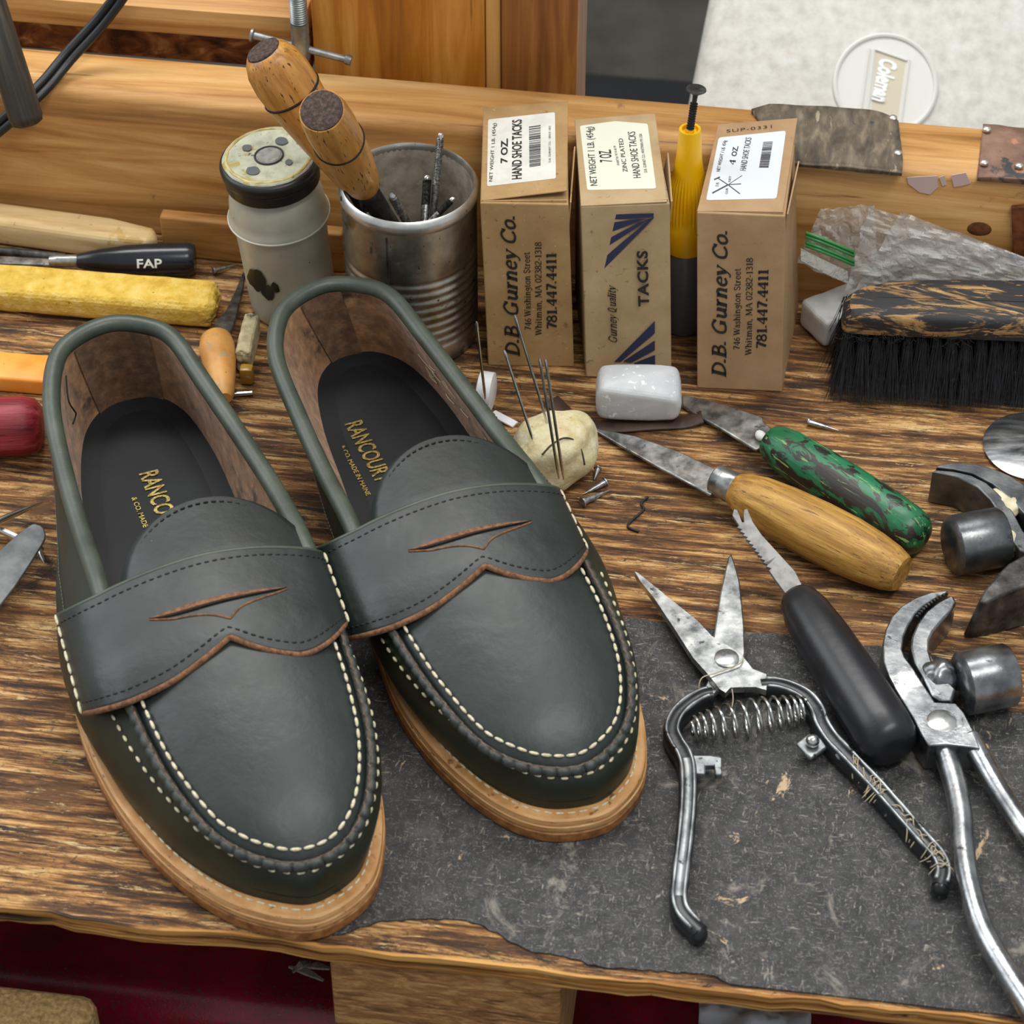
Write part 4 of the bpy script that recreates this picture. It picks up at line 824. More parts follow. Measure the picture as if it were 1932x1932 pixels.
for (cx_, cy_, s_) in ((484, 528, 1.3), (505, 552, .9), (519, 543, .6)):
    n.grid([[onjar(cx_+k_*s_*14*math.cos(a)*(1+.25*noise.noise(V(cx_, a*1.3, 0))), cy_+k_*s_*15*math.sin(a)*(1+.3*noise.noise(V(cx_, a*1.7, 4)))+k_*s_*6*math.cos(a), .0200) for k_ in (.02, .35, .7, 1)] for a in np.linspace(0, 2*math.pi, 33)[:-1]], cu=True)
n.build('black_print', plain('black_enamel', '#141210', .4), jbd, smooth=None)
n = MB(); n.lathe(jb.lerp(jt, .855), jt, [(0, .0194), (.06, .0203), (.45, .0205), (.50, .0198), (.56, .0212), (.8, .0216), (.93, .0212), (1, .0200)], 64); cap = n.build('screw_cap', plain('black_cap_plastic', '#1d1b1a', .38), jar, smooth=45)
jn = jd.normalized(); n = MB(); P = []
for a in np.linspace(0, 2*math.pi, 73)[:-1]:
    P.append([jt+(x*math.cos(a)+y*math.sin(a))*r_*(1+.04*noise.noise(V(math.cos(a)*3, math.sin(a)*3, r_*300)))+jn*h_ for r_, h_ in ((.0198, .0002), (.0194, .0011), (.0170, .0013), (.0140, .0009), (.0085, .0008), (.003, .0008), (.0001, .0008))])
n.grid(P, cu=True); crust = n.build('glue_crust', mat('dried_glue', [(.3, '#8f8f78'), (.5, '#b9bca4'), (.7, '#cfcfb4')], 110, detail=8, rough=.55, spots=[('#b09a4c', 90, .55, .63), ('#4d4a40', 320, .64, .68)], bump=(400, .0006, .7)), cap, smooth=180)
n = MB(); n.tube([jt+jn*(.0008+.0003*noise.noise(V(math.cos(a)*4, math.sin(a)*4, 1)))+(x*math.cos(a)+y*math.sin(a))*(.0182+.0006*noise.noise(V(math.cos(a)*3, math.sin(a)*3, 2))) for a in np.linspace(0, 2*math.pi, 73)[:-1]], .0009, 6, closed=True); n.build('yellow_rim', mat('yellowed_glue', [(.35, '#a8964e'), (.6, '#cfc38a')], 150, rough=.4, bump=(400, .0006, .7)), crust, smooth=180)
n = MB(); n.lathe(jt+jn*.0006, jt+jn*.0014, [(0, .0057), (.5, .0057), (.8, .0050), (1, .0049)], 40); n.build('cap_disc', mat('grey_disc', [(.4, '#86857d'), (.6, '#a3a299')], 300, rough=.6), crust)
n = MB(); n.tube([jt+jn*.0011+(x*math.cos(a)+y*math.sin(a))*.0060 for a in np.linspace(0, 2*math.pi, 49)[:-1]], .00045, 6, closed=True); n.build('disc_ring', plain('dark_ring', '#33322e', .6), crust, smooth=180)
capP = Pl(jt+jn*.0012, jt+jn*.0012+x*.01, jt+jn*.0012+y*.01)
for cx_, cy_, sx_, sy_ in ((466, 279, 9, 6), (531, 266, 12, 7), (545, 306, 7, 5), (477, 322, 13, 8)):
    n = MB(); P = [capP(cx_+sx_*math.cos(a)*(1+.2*noise.noise(V(cx_, a, 1))), cy_+sy_*math.sin(a)*(1+.2*noise.noise(V(cx_, a, 7))), .0002) for a in np.linspace(0, 2*math.pi, 25)[:-1]]
    n.prism(P, -jn*.0008); n.build('bare_spot', plain('slate_spot', '#5d6263', .6), crust, smooth=None)

# ------------------------------------------------------------------ yellow nozzle bottle
bc = V(.0587, .1275, .0003)
bot = thing('glue_bottle', 'dark translucent bottle with yellow ribbed nozzle between two tack boxes', 'bottle', bc)
bt_ = G(1302, 243, .1045); bax = (bt_-bc)
n = MB(); n.lathe(bc+V(0, 0, .0002), bc.lerp(bt_, .45), [(0, .0078), (.03, .0088), (.9, .0088), (1, .0080)], 40); n.build('bottle_body', plain('smoky_plastic', '#6a6a6e', .25, trans=.2), bot)
yl = mat('yellow_plastic', [(.4, '#efb203'), (.6, '#f6c00a')], 30, rough=.32, sss=.1)
n = MB(); seg = 72; P = []
prof = [(.42, .0090), (.44, .0092), (.54, .0092), (.55, .0087), (.60, .0089), (.68, .0085), (.75, .0076), (.80, .0064), (.86, .0055), (.985, .0047), (1, .0045), (1.0, .0034), (.985, .0032)]
xx = bax.normalized().orthogonal().normalized(); yy_ = bax.normalized().cross(xx)
for t_, r_ in prof:
    rib = .00035 if .55 < t_ < .80 else 0
    P.append([bc+bax*t_+(xx*math.cos(2*math.pi*k/seg)+yy_*math.sin(2*math.pi*k/seg))*(r_+rib*math.cos(k*math.pi)) for k in range(seg)])
n.grid(P, cv=True); m_ = len(n.v)-seg; n.f.append(tuple(m_+k for k in range(seg))); nz_ = n.build('nozzle_cap', yl, bot, smooth=40)
n = MB(); n.blob(bt_-bax.normalized()*.0012, (.0018, .0018, .0014), amp=0, sub=2); n.build('nozzle_tip', yl, nz_)
s1 = GY(1313, 172, bt_.y+.002); s0 = bt_-bax.normalized()*.0006; sd = (s1-s0).normalized()
scw = thing('drywall_screw', 'black screw standing head up in the yellow nozzle', 'screw', s0)
n = MB(); pr_ = [(0, .0006)]
for i in range(11): pr_ += [(.02+.7*(i+.1)/11, .0008), (.02+.7*(i+.4)/11, .0017), (.02+.7*(i+.6)/11, .0009)]
pr_ += [(.74, .0010), (.90, .0011), (1, .0030)]
n.lathe(s0, s1, pr_, 14); n.build('screw_shank', M_dark, scw)
n = MB(); n.lathe(s1-sd*.0004, s1+sd*.0012, [(0, .0028), (.7, .0043), (1, .0041)], 28); hd = n.build('screw_head', M_dark, scw)
n = MB(); xs_, ys_ = sd.orthogonal().normalized(), sd.cross(sd.orthogonal().normalized())
for u_, v_ in ((xs_, ys_), (ys_, xs_)): n.strip([s1+sd*.0013-u_*.0020, s1+sd*.0013+u_*.0020], .0007, .0004, up=sd)
n.build('cross_recess', plain('recess_black', '#0c0c0c', .7), hd)

# ------------------------------------------------------------------ wax, strips, needles
M_wax = mat('white_wax', [(.35, '#bfc3c5'), (.6, '#d0d3d4')], 60, rough=.42, sss=.35, spots=[('#f4f5f5', 260, .60, .66), ('#8d8a84', 420, .72, .75)], bump=(260, .0006, .5))
strip_pts = [G(1040, 752, .0035), G(1075, 785, .0030), G(1110, 800, .0018), G(1160, 803, .0016), G(1230, 798, .0016), G(1290, 795, .0018), G(1325, 785, .0040)]
n = MB(); n.strip([Vector(p) for p in cr(strip_pts, 6)], .0075, .0012); o = n.build('leather_strip', mat('dark_leather_strip', [(.35, '#33221b'), (.6, '#4d382d')], 120, rough=.5, bump=(600, .0003, .5)), loc=G(1180, 800), smooth=60)
tag(o, 'curled dark brown leather strip under the white wax block', 'leather strip')
q0, q1 = G(1126, 797, .0026), G(1282, 800, .0026); cx = (q0+q1)/2; wv_ = (q1-q0); rz = math.atan2(wv_.y, wv_.x)
def waxfn(co):
    x_, y_, z_ = co.x/.018, co.y/.0085, co.z/.0095
    k_ = 1-.07*(z_*z_)-.03*max(0, z_); co = V(co.x*k_, co.y*(1-.05*x_*x_), co.z*(1-.08*x_*x_))
    f_ = (x_*.55-y_*.8+z_*.9)-1.05
    if f_ > 0: co.z -= f_*.0045
    return co+V(0, 0, .0003*noise.noise(co*300))
n = MB(); n.rbox(cx+V(-.001, .0085, .0098), (.0362, .0175, .0195), rz, .0030, 4, cuts=5, fn=waxfn); o = n.build('wax_block', M_wax, loc=cx, smooth=180)
tag(o, 'white rounded wax block lying on the curled leather strip', 'wax')
n = MB(); n.prism([G(1073, 812, .0012), G(1085, 801, .0030), G(1100, 806, .0022), G(1113, 822, .0012), G(1090, 822, .0012)], (0, 0, -.0008)); o = n.build('leather_offcut', plain('black_brown_leather', '#2a1d17', .6), loc=G(1090, 812)); tag(o, 'tiny dark leather offcut between the wax ball and leather strip', 'leather')
wb = G(1046, 905, 0)+V(-.0010, .0005, .0150)
def ballfn(q):
    q.z = max(q.z, -.0141); q.x += .12*q.z; return q
n = MB(); n.blob(wb, (.0172, .0205, .0162), -.5, .24, 40, 5, ballfn); o = n.build('wax_ball', mat('beeswax', [(.3, '#b9a877'), (.5, '#d6caa0'), (.7, '#e3dcbd')], 130, detail=8, rough=.5, sss=.25, spots=[('#5b4a33', 420, .655, .70, (1, 1, 1), 2), ('#e9e6d6', 60, .6, .7), ('#c6a862', 40, .62, .72)], bump=[(260, .0012, .8)]), loc=wb-V(0, 0, .0143), smooth=180)
tag(o, 'lumpy yellowish wax ball stuck with upright needles', 'wax ball')
def needle(b_, tpx, ln, lab, r_=.0006):
    # upright needle: base point b_, tip along the pixel ray at height b_.z + about ln
    tp = G(tpx[0], tpx[1], b_.z+ln)
    t = thing('sewing_needle', lab, 'needle', b_, 'needles standing in the wax')
    d_ = (tp-b_).normalized(); n = MB(); n.lathe(b_-d_*.004, tp, [(0, r_*.5), (.1, r_), (.9, r_), (.97, r_*1.25), (1, r_*.6)], 10); s = n.build('needle_shaft', M_bright, t, smooth=60)
    n = MB(); sdv = (CAM-tp).normalized(); n.strip([tp-d_*.0016+sdv*r_*1.25, tp-d_*.0042+sdv*r_*1.1], r_*.7, .0001, up=sdv); n.build('needle_eye', plain('eye_dark', '#15130f', .8), s)
needle(G(1003, 822, .0285), (951, 660), .036, 'short dark needle in the wax ball, nearest the loafer')
needle(G(1034, 803, .0270), (971, 594), .049, 'long thin needle leaning from the far side of the wax ball')
needle(G(1052, 888, .0240), (1018, 676), .052, 'needle of the close pair in the wax ball, on the loafer side')
needle(G(1061, 889, .0240), (1029, 677), .052, 'needle of the close pair in the wax ball, on the knife side')
wsc = G(915, 742, 0)
n = MB(); n.lathe(G(900, 742, .010)+V(0, .002, 0), G(930, 752, .010)+V(0, .004, 0), [(0, .0060), (.1, .0085), (.9, .0085), (1, .0060)], 28); o = n.build('thread_spool_end', plain('white_plastic', '#dfe2e3', .4), loc=wsc); tag(o, 'white plastic spool end showing behind the loafer collar', 'spool')
needle(G(914, 738, .0180), (899, 607), .036, 'single needle standing apart in the white spool behind the loafer')
n = MB(); n.strip([G(930, 778, .0016), G(972, 800, .0012)], .0040, .0010); o = n.build('plastic_sliver', plain('white_sliver', '#eceeee', .4), loc=G(950, 790)); tag(o, 'small white plastic sliver between loafer collar and wax ball', 'plastic scrap')
M_tack = mat('tack_steel', [(.4, '#8d9092'), (.6, '#c3c6c7')], 500, rough=.3, metal=.85)
for (p, q, z, r_, lab) in (((1098, 948), (1150, 925), .0016, .0016, 'lower of two silver tacks lying side by side at the wax ball'), ((1143, 909), (1100, 932), .0022, .0015, 'upper of two silver tacks lying side by side at the wax ball'), ((1128, 884), (1121, 905), .0014, .0013, 'small tack upright against the wax ball edge'), ((1524, 796), (1582, 812), .0014, .0013, 'lone pointed tack lying between knife and shoe brush'), ((74, 1036), (84, 1064), .0014, .0014, 'bright tack lying beside the grey knife tip and loafer sole'), ((402, 511), (446, 499), .0016, .0012, 'small nail lying between the black handle and glue jar')):
    a_, b_ = G(*p, z+.0006), G(*q, .0012); n = MB(); n.lathe(a_, b_, [(0, r_*1.4), (.04, r_*1.4), (.05, r_*.95), (.5, r_*.7), (1, r_*.12)], 10); o = n.build('tack' if r_ > .00125 else 'nail', M_tack, loc=a_); tag(o, lab, 'tack' if r_ > .00125 else 'nail')
n = MB(); n.tube([Vector(p) for p in cr([G(1222, 938, .0006), G(1210, 950, .0008), G(1214, 962, .0006), G(1192, 982, .0006), G(1185, 994, .0008), G(1205, 1003, .0006)], 6)], .00055, 6); o = n.build('thread_end', plain('black_waxed_thread', '#221e1c', .6), loc=G(1200, 970), smooth=180); tag(o, 'bent black thread end lying on the bench below the wood-handled knife', 'thread')
n = MB(); n.tube([Vector(p) for p in cr([G(1023, 858, .0285), G(1040, 840, .0298), G(1062, 827, .0293), G(1082, 830, .0270), G(1096, 848, .0235), G(1103, 877, .0180)], 6)], .0004, 6); o = n.build('loose_thread', plain('grey_thread', '#3f3728', .7), loc=G(1060, 850, .025), smooth=180); tag(o, 'dark hair-thin thread curling over the wax ball', 'thread')

# ------------------------------------------------------------------ knives
def bladeplate(pts, z, th, m, name, parent, loc=None, bev=.0006, zf=None):
    n = MB(); P = [G(x_, y_, zf(x_, y_) if zf else z) for x_, y_ in pts]; n.prism(P, (0, 0, -th)); return n.build(name, m, parent, loc=loc, smooth=30, mods=[BEV(bev)])
M_green = mat('chipped_green_paint', [(.3, '#0d4a2c'), (.5, '#17633d'), (.7, '#2d7d55')], 1, (120, 120, 14), detail=7, rough=.38, spots=[('#27201a', 150, .52, .55, (1, 1, .45), 1.6), ('#27201a', 45, .56, .60, (1, 1, .6), 1.2), ('#7fa05e', 1, .60, .64, (420, 420, 60), .8)], bump=(1, .0003, .6, (500, 500, 40)))
M_tan = mat('oak_handle', [(.3, '#6d4a1c'), (.45, '#a1742f'), (.6, '#c29548'), (.72, '#d6ae68')], 1, (260, 260, 12), detail=8, nrough=.7, rough=.5, spots=[('#5c3d19', 1, .55, .66, (1100, 1100, 45)), ('#8a5f31', 30, .62, .72)], bump=(1, .0004, .7, (800, 800, 40)))
M_blk = mat('black_rubber_grip', [(.4, '#17181b'), (.6, '#202126')], 60, rough=.36, spots=[('#4a4a48', 300, .72, .75)], bump=(300, .0002, .4))
k1 = thing('shoemaker_knife', 'knife with chipped green painted handle', 'knife', G(1600, 930))
ga, gb = G(1450, 829, .0112), G(1742, 1020, .0114); L_ = (gb-ga).length
n = MB(); n.lathe(ga, gb, [(0, .0045), (.01, .0066), (.05, .0082), (.13, .0095), (.3, .0103), (.5, .0108), (.72, .0108), (.88, .0104), (.95, .0094), (.985, .0070), (1, .0035)], 44); n.build('painted_handle', M_green, k1, axis=(ga, gb), smooth=60)
bladeplate([(1286, 744), (1330, 752), (1365, 762), (1437, 785), (1440, 795), (1462, 812), (1440, 842), (1426, 848), (1360, 808), (1318, 785), (1287, 764)], .0060, .0016, M_steel, 'blade', k1, zf=lambda x_, y_: .0022+.0070*max(0, (x_-1286)/170))
n = MB(); n.blob(G(1435, 822, .0105), (.0022, .0030, .0018), .5, .2, 80, 2); n.build('white_blob', plain('white_paint_blob', '#d6d6d2', .5), k1)
k2 = thing('shoemaker_knife', 'long thin knife with bare wooden handle', 'knife', G(1560, 1010))
ha, hb = G(1384, 921, .0126), G(1702, 1083, .0126)
n = MB(); n.lathe(ha, hb, [(0, .0058), (.01, .0068), (.06, .0085), (.15, .0103), (.3, .0115), (.5, .0122), (.68, .0121), (.82, .0110), (.93, .0095), (.985, .0080), (1, .0072)], 44); n.build('wooden_handle', M_tan, k2, axis=(ha, hb), smooth=50)
hd_ = (hb-ha).normalized(); n = MB(); n.lathe(ha-hd_*.0095, ha+hd_*.001, [(0, .0052), (.06, .0060), (.35, .0060), (.38, .0064), (.9, .0066), (1, .0062)], 32); n.build('ferrule', M_steel, k2)
bladeplate([(1112, 805), (1200, 822), (1282, 851), (1362, 889), (1356, 918), (1340, 934), (1300, 912), (1240, 880), (1180, 846)], .004, .0014, M_steel, 'blade', k2, zf=lambda x_, y_: .0018+.0085*max(0, (x_-1120)/240))
k3 = thing('stitch_groover', 'black-handled tool with serrated forked blade', 'tool', G(1600, 1280))
ka, kb = G(1500, 1122, .0130), G(1690, 1418, .0130)
def slab(u): return u
n = MB(); n.lathe(ka, kb, [(0, .0040), (.012, .0062), (.04, .0078), (.12, .0094), (.3, .0107), (.5, .0113), (.7, .0116), (.85, .0117), (.94, .0110), (.98, .0092), (1, .0060)], 44); n.build('rubber_handle', M_blk, k3, axis=(ka, kb), smooth=60)
sp = [(1382, 972), (1385, 960), (1391, 962), (1396, 974), (1400, 985), (1404, 985), (1403, 972), (1404, 961), (1410, 960), (1420, 984), (1438, 1010), (1470, 1045), (1500, 1078), (1514, 1106), (1510, 1118), (1484, 1122), (1462, 1092)]
for i in range(12):
    t_ = i/12; x_, y_ = 1456+(1390-1456)*t_, 1080+(992-1080)*t_; sp += [(x_-5, y_-4), (x_-1, y_-8)]
bladeplate(sp, .004, .0013, mat('dull_blade', [(.35, '#6a6a69'), (.6, '#93928f')], 160, detail=7, rough=.55, metal=.6, bump=(400, .0002, .5)), 'serrated_blade', k3, bev=.0003, zf=lambda x_, y_: .0130+.0075*max(0, (1110-y_)/150))

# ------------------------------------------------------------------ snips
M_black = mat('black_enamel_worn', [(.35, '#151618'), (.6, '#232528')], 90, rough=.3, spots=[('#8f9294', 160, .64, .70), ('#5f6264', 60, .66, .72)], bump=(500, .0002, .4), metal=.2)
M_bare = mat('rubbed_steel', [(.35, '#6c6f72'), (.6, '#9a9d9e')], 150, rough=.38, rvar=.1, metal=.8, spots=[('#2a2b2d', 130, .60, .66)])
sn = thing('thread_snips', 'open spring-loaded thread snips with black worn handles on the mat', 'snips', G(1400, 1400, .001))
bladeplate([(1197.5, 1078), (1204, 1081), (1230, 1102), (1258, 1124.6), (1316, 1171), (1343, 1200), (1372, 1217), (1400, 1236), (1420, 1262), (1446, 1272), (1446, 1302), (1432, 1298), (1425, 1296), (1378, 1297), (1369, 1307), (1358, 1300), (1336, 1272), (1308, 1241), (1270, 1182), (1234, 1128), (1208, 1096)], .0098, .0030, M_steel, 'blade', sn)
bladeplate([(1380, 1043.6), (1385, 1058), (1391, 1078), (1396, 1097), (1400, 1135), (1404, 1175), (1406, 1233), (1398, 1256), (1372, 1290), (1345, 1310), (1328, 1300), (1345, 1262), (1343, 1225), (1347, 1195), (1352, 1160), (1359, 1117), (1368, 1076), (1374, 1050)], .0064, .0028, M_steel, 'blade', sn)
c_ = G(1371, 1243, .0098); n = MB(); n.lathe(c_-V(0, 0, .001), c_+V(0, 0, .0013), [(0, .0048), (.7, .0047), (.9, .0038), (.92, .0030), (1, .0024)], 32); n.build('pivot_screw', M_steel, sn)
def zline(pts, z0, z1): k = len(pts)-1; return [G(x_, y_, z0+(z1-z0)*i/k) for i, (x_, y_) in enumerate(pts)]
LH = [(1345, 1303), (1328, 1306), (1299, 1323), (1277, 1345), (1268, 1372), (1277, 1396), (1289, 1415), (1297, 1440), (1299, 1480), (1297, 1530), (1291, 1590), (1284, 1650), (1281, 1690), (1291, 1720), (1322, 1752)]
RH = [(1436, 1287), (1462, 1286), (1492, 1294), (1522, 1310), (1542, 1335), (1552, 1362), (1572, 1392), (1606, 1428), (1650, 1474), (1700, 1530), (1745, 1582), (1772, 1612), (1781, 1640), (1775, 1666)]
for nm, pts, w0 in (('grip', LH, .0056), ('grip', RH, .0056)):
    C_ = [Vector(p) for p in cr(zline(pts, .0100, .0098), 6)]; N_ = len(C_)
    W_ = [w0*(1+.18*math.sin(math.pi*i/N_)) if i < N_-8 else w0*1.08 for i in range(N_)]
    n = MB(); n.strip(C_, W_, .0085); g = n.build(nm, M_black, sn, smooth=50)
    for sg in (-1, 1):
        q_ = []
        for i in range(3, N_-2):
            t_ = (C_[min(i+1, N_-1)]-C_[i-1]).normalized(); q_.append(C_[i]+t_.cross(V(0, 0, 1))*sg*W_[i]*.33-V(0, 0, .0003))
        n = MB(); n.tube(q_, [.00075*(1+.5*noise.noise(p*120)) for p in q_], 8); n.build('worn_edge', M_bare, g, smooth=180)
    if pts is LH: n = MB(); n.strip([p+V(0, 0, .0002) for p in C_[int(N_*.48):int(N_*.86)]], .0026, .0005); n.build('worn_edge', M_bare, g, smooth=50)
    q = C_[-2]; n = MB(); n.blob(q-V(0, 0, .0043), (.0034, .0034, .0043), amp=.05, sub=3); n.build('grip_end', M_black, g, smooth=180)
s0_, s1_ = G(1303, 1373, .0086), G(1520, 1336, .0086); ax_ = (s1_-s0_); u_ = ax_.normalized(); v2 = V(0, 0, 1); w2 = u_.cross(v2); P = []
for i in range(361):
    t_ = i/360; k_ = t_+.06*math.sin(2*math.pi*t_)*-1; rr_ = .0034+.0030*math.sin(math.pi*t_)**1.2+.0006*t_; a = 2*math.pi*13*t_
    P.append(s0_+ax_*k_+(v2*math.cos(a)+w2*math.sin(a))*rr_)
n = MB(); n.tube(P, .00066, 8); n.build('coil_spring', M_bright, sn, smooth=180)
bladeplate([(1302, 1424), (1340, 1424), (1362, 1428), (1363, 1461), (1349, 1461), (1348, 1443), (1331, 1443), (1331, 1460), (1302, 1458)], .0078, .0030, M_bare, 'latch_fork', sn)
bladeplate([(1502, 1402), (1526, 1383), (1560, 1398), (1560, 1410), (1530, 1430), (1522, 1424)], .0075, .0020, M_bare, 'latch_plate', sn)
n = MB(); n.blob(G(1533, 1398, .0095), (.0026, .0026, .0026), amp=.03, sub=3); n.build('latch_ball', M_bright, sn, smooth=180)
rnd = random.Random(3); n = MB()
for i in range(26):
    k_ = rnd.uniform(.55, .97); C_ = cr(zline(RH, .0105, .0103), 6); q = Vector(C_[int(k_*(len(C_)-1))]); pts = []
    d_ = V(rnd.uniform(-1, 1), rnd.uniform(-1, 1), 0).normalized()
    for j in range(6): pts.append(q+d_*(j-2.5)*.0022+V(rnd.uniform(-.0012, .0012), rnd.uniform(-.0012, .0012), .0006-abs(j-2.5)**1.6*.0011))
    n.tube([Vector(p) for p in cr(pts, 3)], .00022, 4)
o = n.build('caught_fibres', plain('tan_fibre', '#b3a68c', .9), sn, smooth=180); o['kind'] = 'stuff'
n = MB(); n.tube([Vector(p) for p in cr([G(1318, 1322, .004), G(1322, 1282, .011), G(1350, 1270, .0108), G(1395, 1252, .0112), G(1402, 1238, .0112)], 6)], .00025, 5); n.tube([Vector(p) for p in cr([G(1381, 1300, .0108), G(1383, 1320, .009), G(1378, 1350, .006)], 6)], .00022, 5)
n.build('snagged_thread', plain('beige_thread', '#b9ac90', .8), sn, smooth=180)['kind'] = 'stuff'

# ------------------------------------------------------------------ lasting pincers
def pincers(lab, jawA, jawB, cyl, weld, pivot, hA, hB, m, zt=.0165, th=.0135):
    t = thing('lasting_pincers', lab, 'pincers', G(*pivot, .001), 'steel lasting pincers with a hammer knob')
    bladeplate(jawA, zt, th, m, 'jaw', t, bev=.0012); bladeplate(jawB, zt-.0004, th+.001, m, 'jaw', t, bev=.0012)
    a, b = cyl; d_ = (b-a).normalized(); L = (b-a).length
    n = MB(); n.lathe(a, b, [(0, .0085), (.03, .0105), (.09, .0121), (.5, .0122), (.93, .0121), (.985, .0112), (1, .0095)], 48); n.build('hammer_knob', m, t, smooth=40)
    for w_ in weld:
        n = MB(); n.blob(*w_[:2], amp=.28, sc_=110, sub=4); n.build('weld_bead', w_[2], t, smooth=180)
    for h, r_ in ((hA, .0042), (hB, .0044)):
        if h:
            C_ = [Vector(p) for p in cr(h, 8)]; N_ = len(C_); n = MB(); n.tube(C_, [r_*(1.05-.12*math.sin(math.pi*i/N_)) for i in range(N_)], 14); n.build('handle', m, t, smooth=180)
    return t
M_pin = mat('polished_pincers', [(.35, '#6b6d70'), (.5, '#909294'), (.68, '#b0b1b1')], 70, detail=8, rough=.28, rvar=.1, metal=.95, spots=[('#4a4643', 130, .62, .70), ('#e2e2df', 30, .60, .7)], metalmask=.5, bump=(300, .0002, .5))
M_pin2 = mat('grey_pincers', [(.35, '#505255'), (.5, '#6c6e70'), (.68, '#878989')], 70, detail=8, rough=.36, rvar=.1, metal=.9, spots=[('#3b3734', 110, .63, .70)], metalmask=.5, bump=(400, .0002, .5))
M_glue = mat('cream_glue', [(.35, '#b9ae87'), (.6, '#dcd3b4')], 120, rough=.5, bump=(200, .0008, .6))
jA = [(1787, 1113), (1755, 1117), (1725, 1128), (1700, 1143), (1682, 1163), (1670, 1188), (1665, 1215), (1667, 1249), (1677, 1275), (1690, 1300), (1708, 1330), (1725, 1358), (1738, 1385), (1752, 1406), (1790, 1404), (1834, 1409), (1850, 1412), (1838, 1380), (1820, 1345), (1804, 1326), (1764, 1324), (1740, 1288), (1722, 1258), (1708, 1240), (1702, 1225), (1705, 1200), (1713, 1181), (1727, 1158), (1744, 1142), (1770, 1126), (1790, 1117)]
jB = [(1792, 1123), (1768, 1136), (1747, 1153), (1731, 1175), (1720, 1201), (1718, 1220), (1726, 1250), (1741, 1276), (1758, 1311), (1775, 1322), (1796, 1322), (1804, 1300), (1778, 1272), (1760, 1250), (1753, 1228), (1753, 1208), (1760, 1192), (1775, 1174), (1797, 1150), (1804, 1135), (1800, 1125)]
pc1 = pincers('bright pincers whose handles run off the mat over the bench edge', jA, jB, (G(1808, 1292, .0136), G(1908, 1272, .0136)), [(G(1772, 1280, .0125), (.0080, .0062, .0072), M_pin)], (1777, 1360),
    zline([(1828, 1392), (1850, 1430), (1878, 1480), (1915, 1538), (1970, 1615), (2030, 1690)], .0125, .0075), zline([(1772, 1398), (1786, 1430), (1802, 1482), (1813, 1540), (1817, 1600), (1828, 1668), (1853, 1752), (1895, 1828), (1945, 1905), (1975, 1950)], .0105, .0110), M_pin)
c_ = G(1777, 1360, .0165); n = MB(); n.lathe(c_-V(0, 0, .001), c_+V(0, 0, .0009), [(0, .0056), (.6, .0055), (.8, .0044), (.85, .0030), (1, .0014)], 32); n.build('pivot_rivet', M_bright, pc1)
def teeth(pts, t, m):
    n = MB(); P, L = resample([G(x_, y_, .0158) for x_, y_ in pts], 40); stitches(n, P, .0016, .0007, .6, .0006); n.build('jaw_teeth', m, t, smooth=60)
teeth([(1789, 1120), (1768, 1131), (1746, 1147), (1728, 1167)], pc1, M_dark)
jA2 = [(1766, 881), (1775, 876), (1796, 873), (1816, 873), (1845, 876), (1868, 882), (1890, 890), (1907, 898), (1940, 920), (1975, 950), (1975, 1012), (1955, 1000), (1932, 968), (1905, 938), (1872, 912), (1836, 893), (1800, 885)]
jB2 = [(1758, 890), (1766, 886), (1800, 889), (1832, 896), (1862, 911), (1890, 936), (1912, 966), (1930, 1000), (1950, 1022), (1995, 1040), (1995, 1062), (1960, 1052), (1925, 1038), (1906, 1018), (1895, 992), (1884, 966), (1868, 942), (1845, 919), (1804, 899)]
pc2 = pincers('grey pincers smeared with cream glue, below the round steel blade', jA2, jB2, (G(1790, 1031, .0125), G(1893, 1012, .0125)), [(G(1904, 948, .0150), (.0080, .0100, .0030), M_glue), (G(1900, 1030, .0125), (.0050, .0060, .0060), M_glue)], (1960, 1020), zline([(1965, 985), (2030, 1010), (2120, 1060), (2260, 1150)], .0120, .0080), None, M_pin2, .0178, .0160)
teeth([(1768, 884), (1800, 887), (1834, 894), (1864, 909)], pc2, M_dark)
top_ = [(1848, 1131), (1858, 1112), (1871, 1097), (1886, 1079), (1902, 1063), (1940, 1042), (1965, 1038), (1965, 1094), (1932, 1105), (1895, 1120), (1862, 1136), (1853, 1137)]
bo_ = [(1816, 1201), (1822, 1188), (1850, 1165), (1866, 1146), (1890, 1130), (1935, 1105), (1965, 1100), (1965, 1173), (1932, 1181), (1900, 1190), (1864, 1199), (1828, 1205)]
n = MB(); n.prism([G(x_, y_, .0215) for x_, y_ in top_], [G(x_, y_, .0006) for x_, y_ in bo_]); o = n.build('hammer_head', M_dark, loc=G(1900, 1170), smooth=40, mods=[BEV(.0012)])
tag(o, 'dark pitted steel hammer head standing between the two pairs of pincers', 'hammer')
c_ = G(1950, 846, .0004); n = MB(); n.lathe(c_, c_+V(0, 0, .0030), [(0, .0200), (.3, .0212), (.42, .0212), (.6, .0195), (.8, .0150), (.95, .0075), (1, .0001)], 64); o = n.build('round_blade', mat('scuffed_round_blade', [(.35, '#77797b'), (.5, '#a3a5a5'), (.66, '#c9c9c6')], 40, (1, 5, 1), detail=8, rough=.25, rvar=.12, metal=.95, spots=[('#3e3d3d', 50, .6, .72)]), loc=c_, smooth=50)
tag(o, 'round polished steel blade lying below the shoe brush', 'blade')

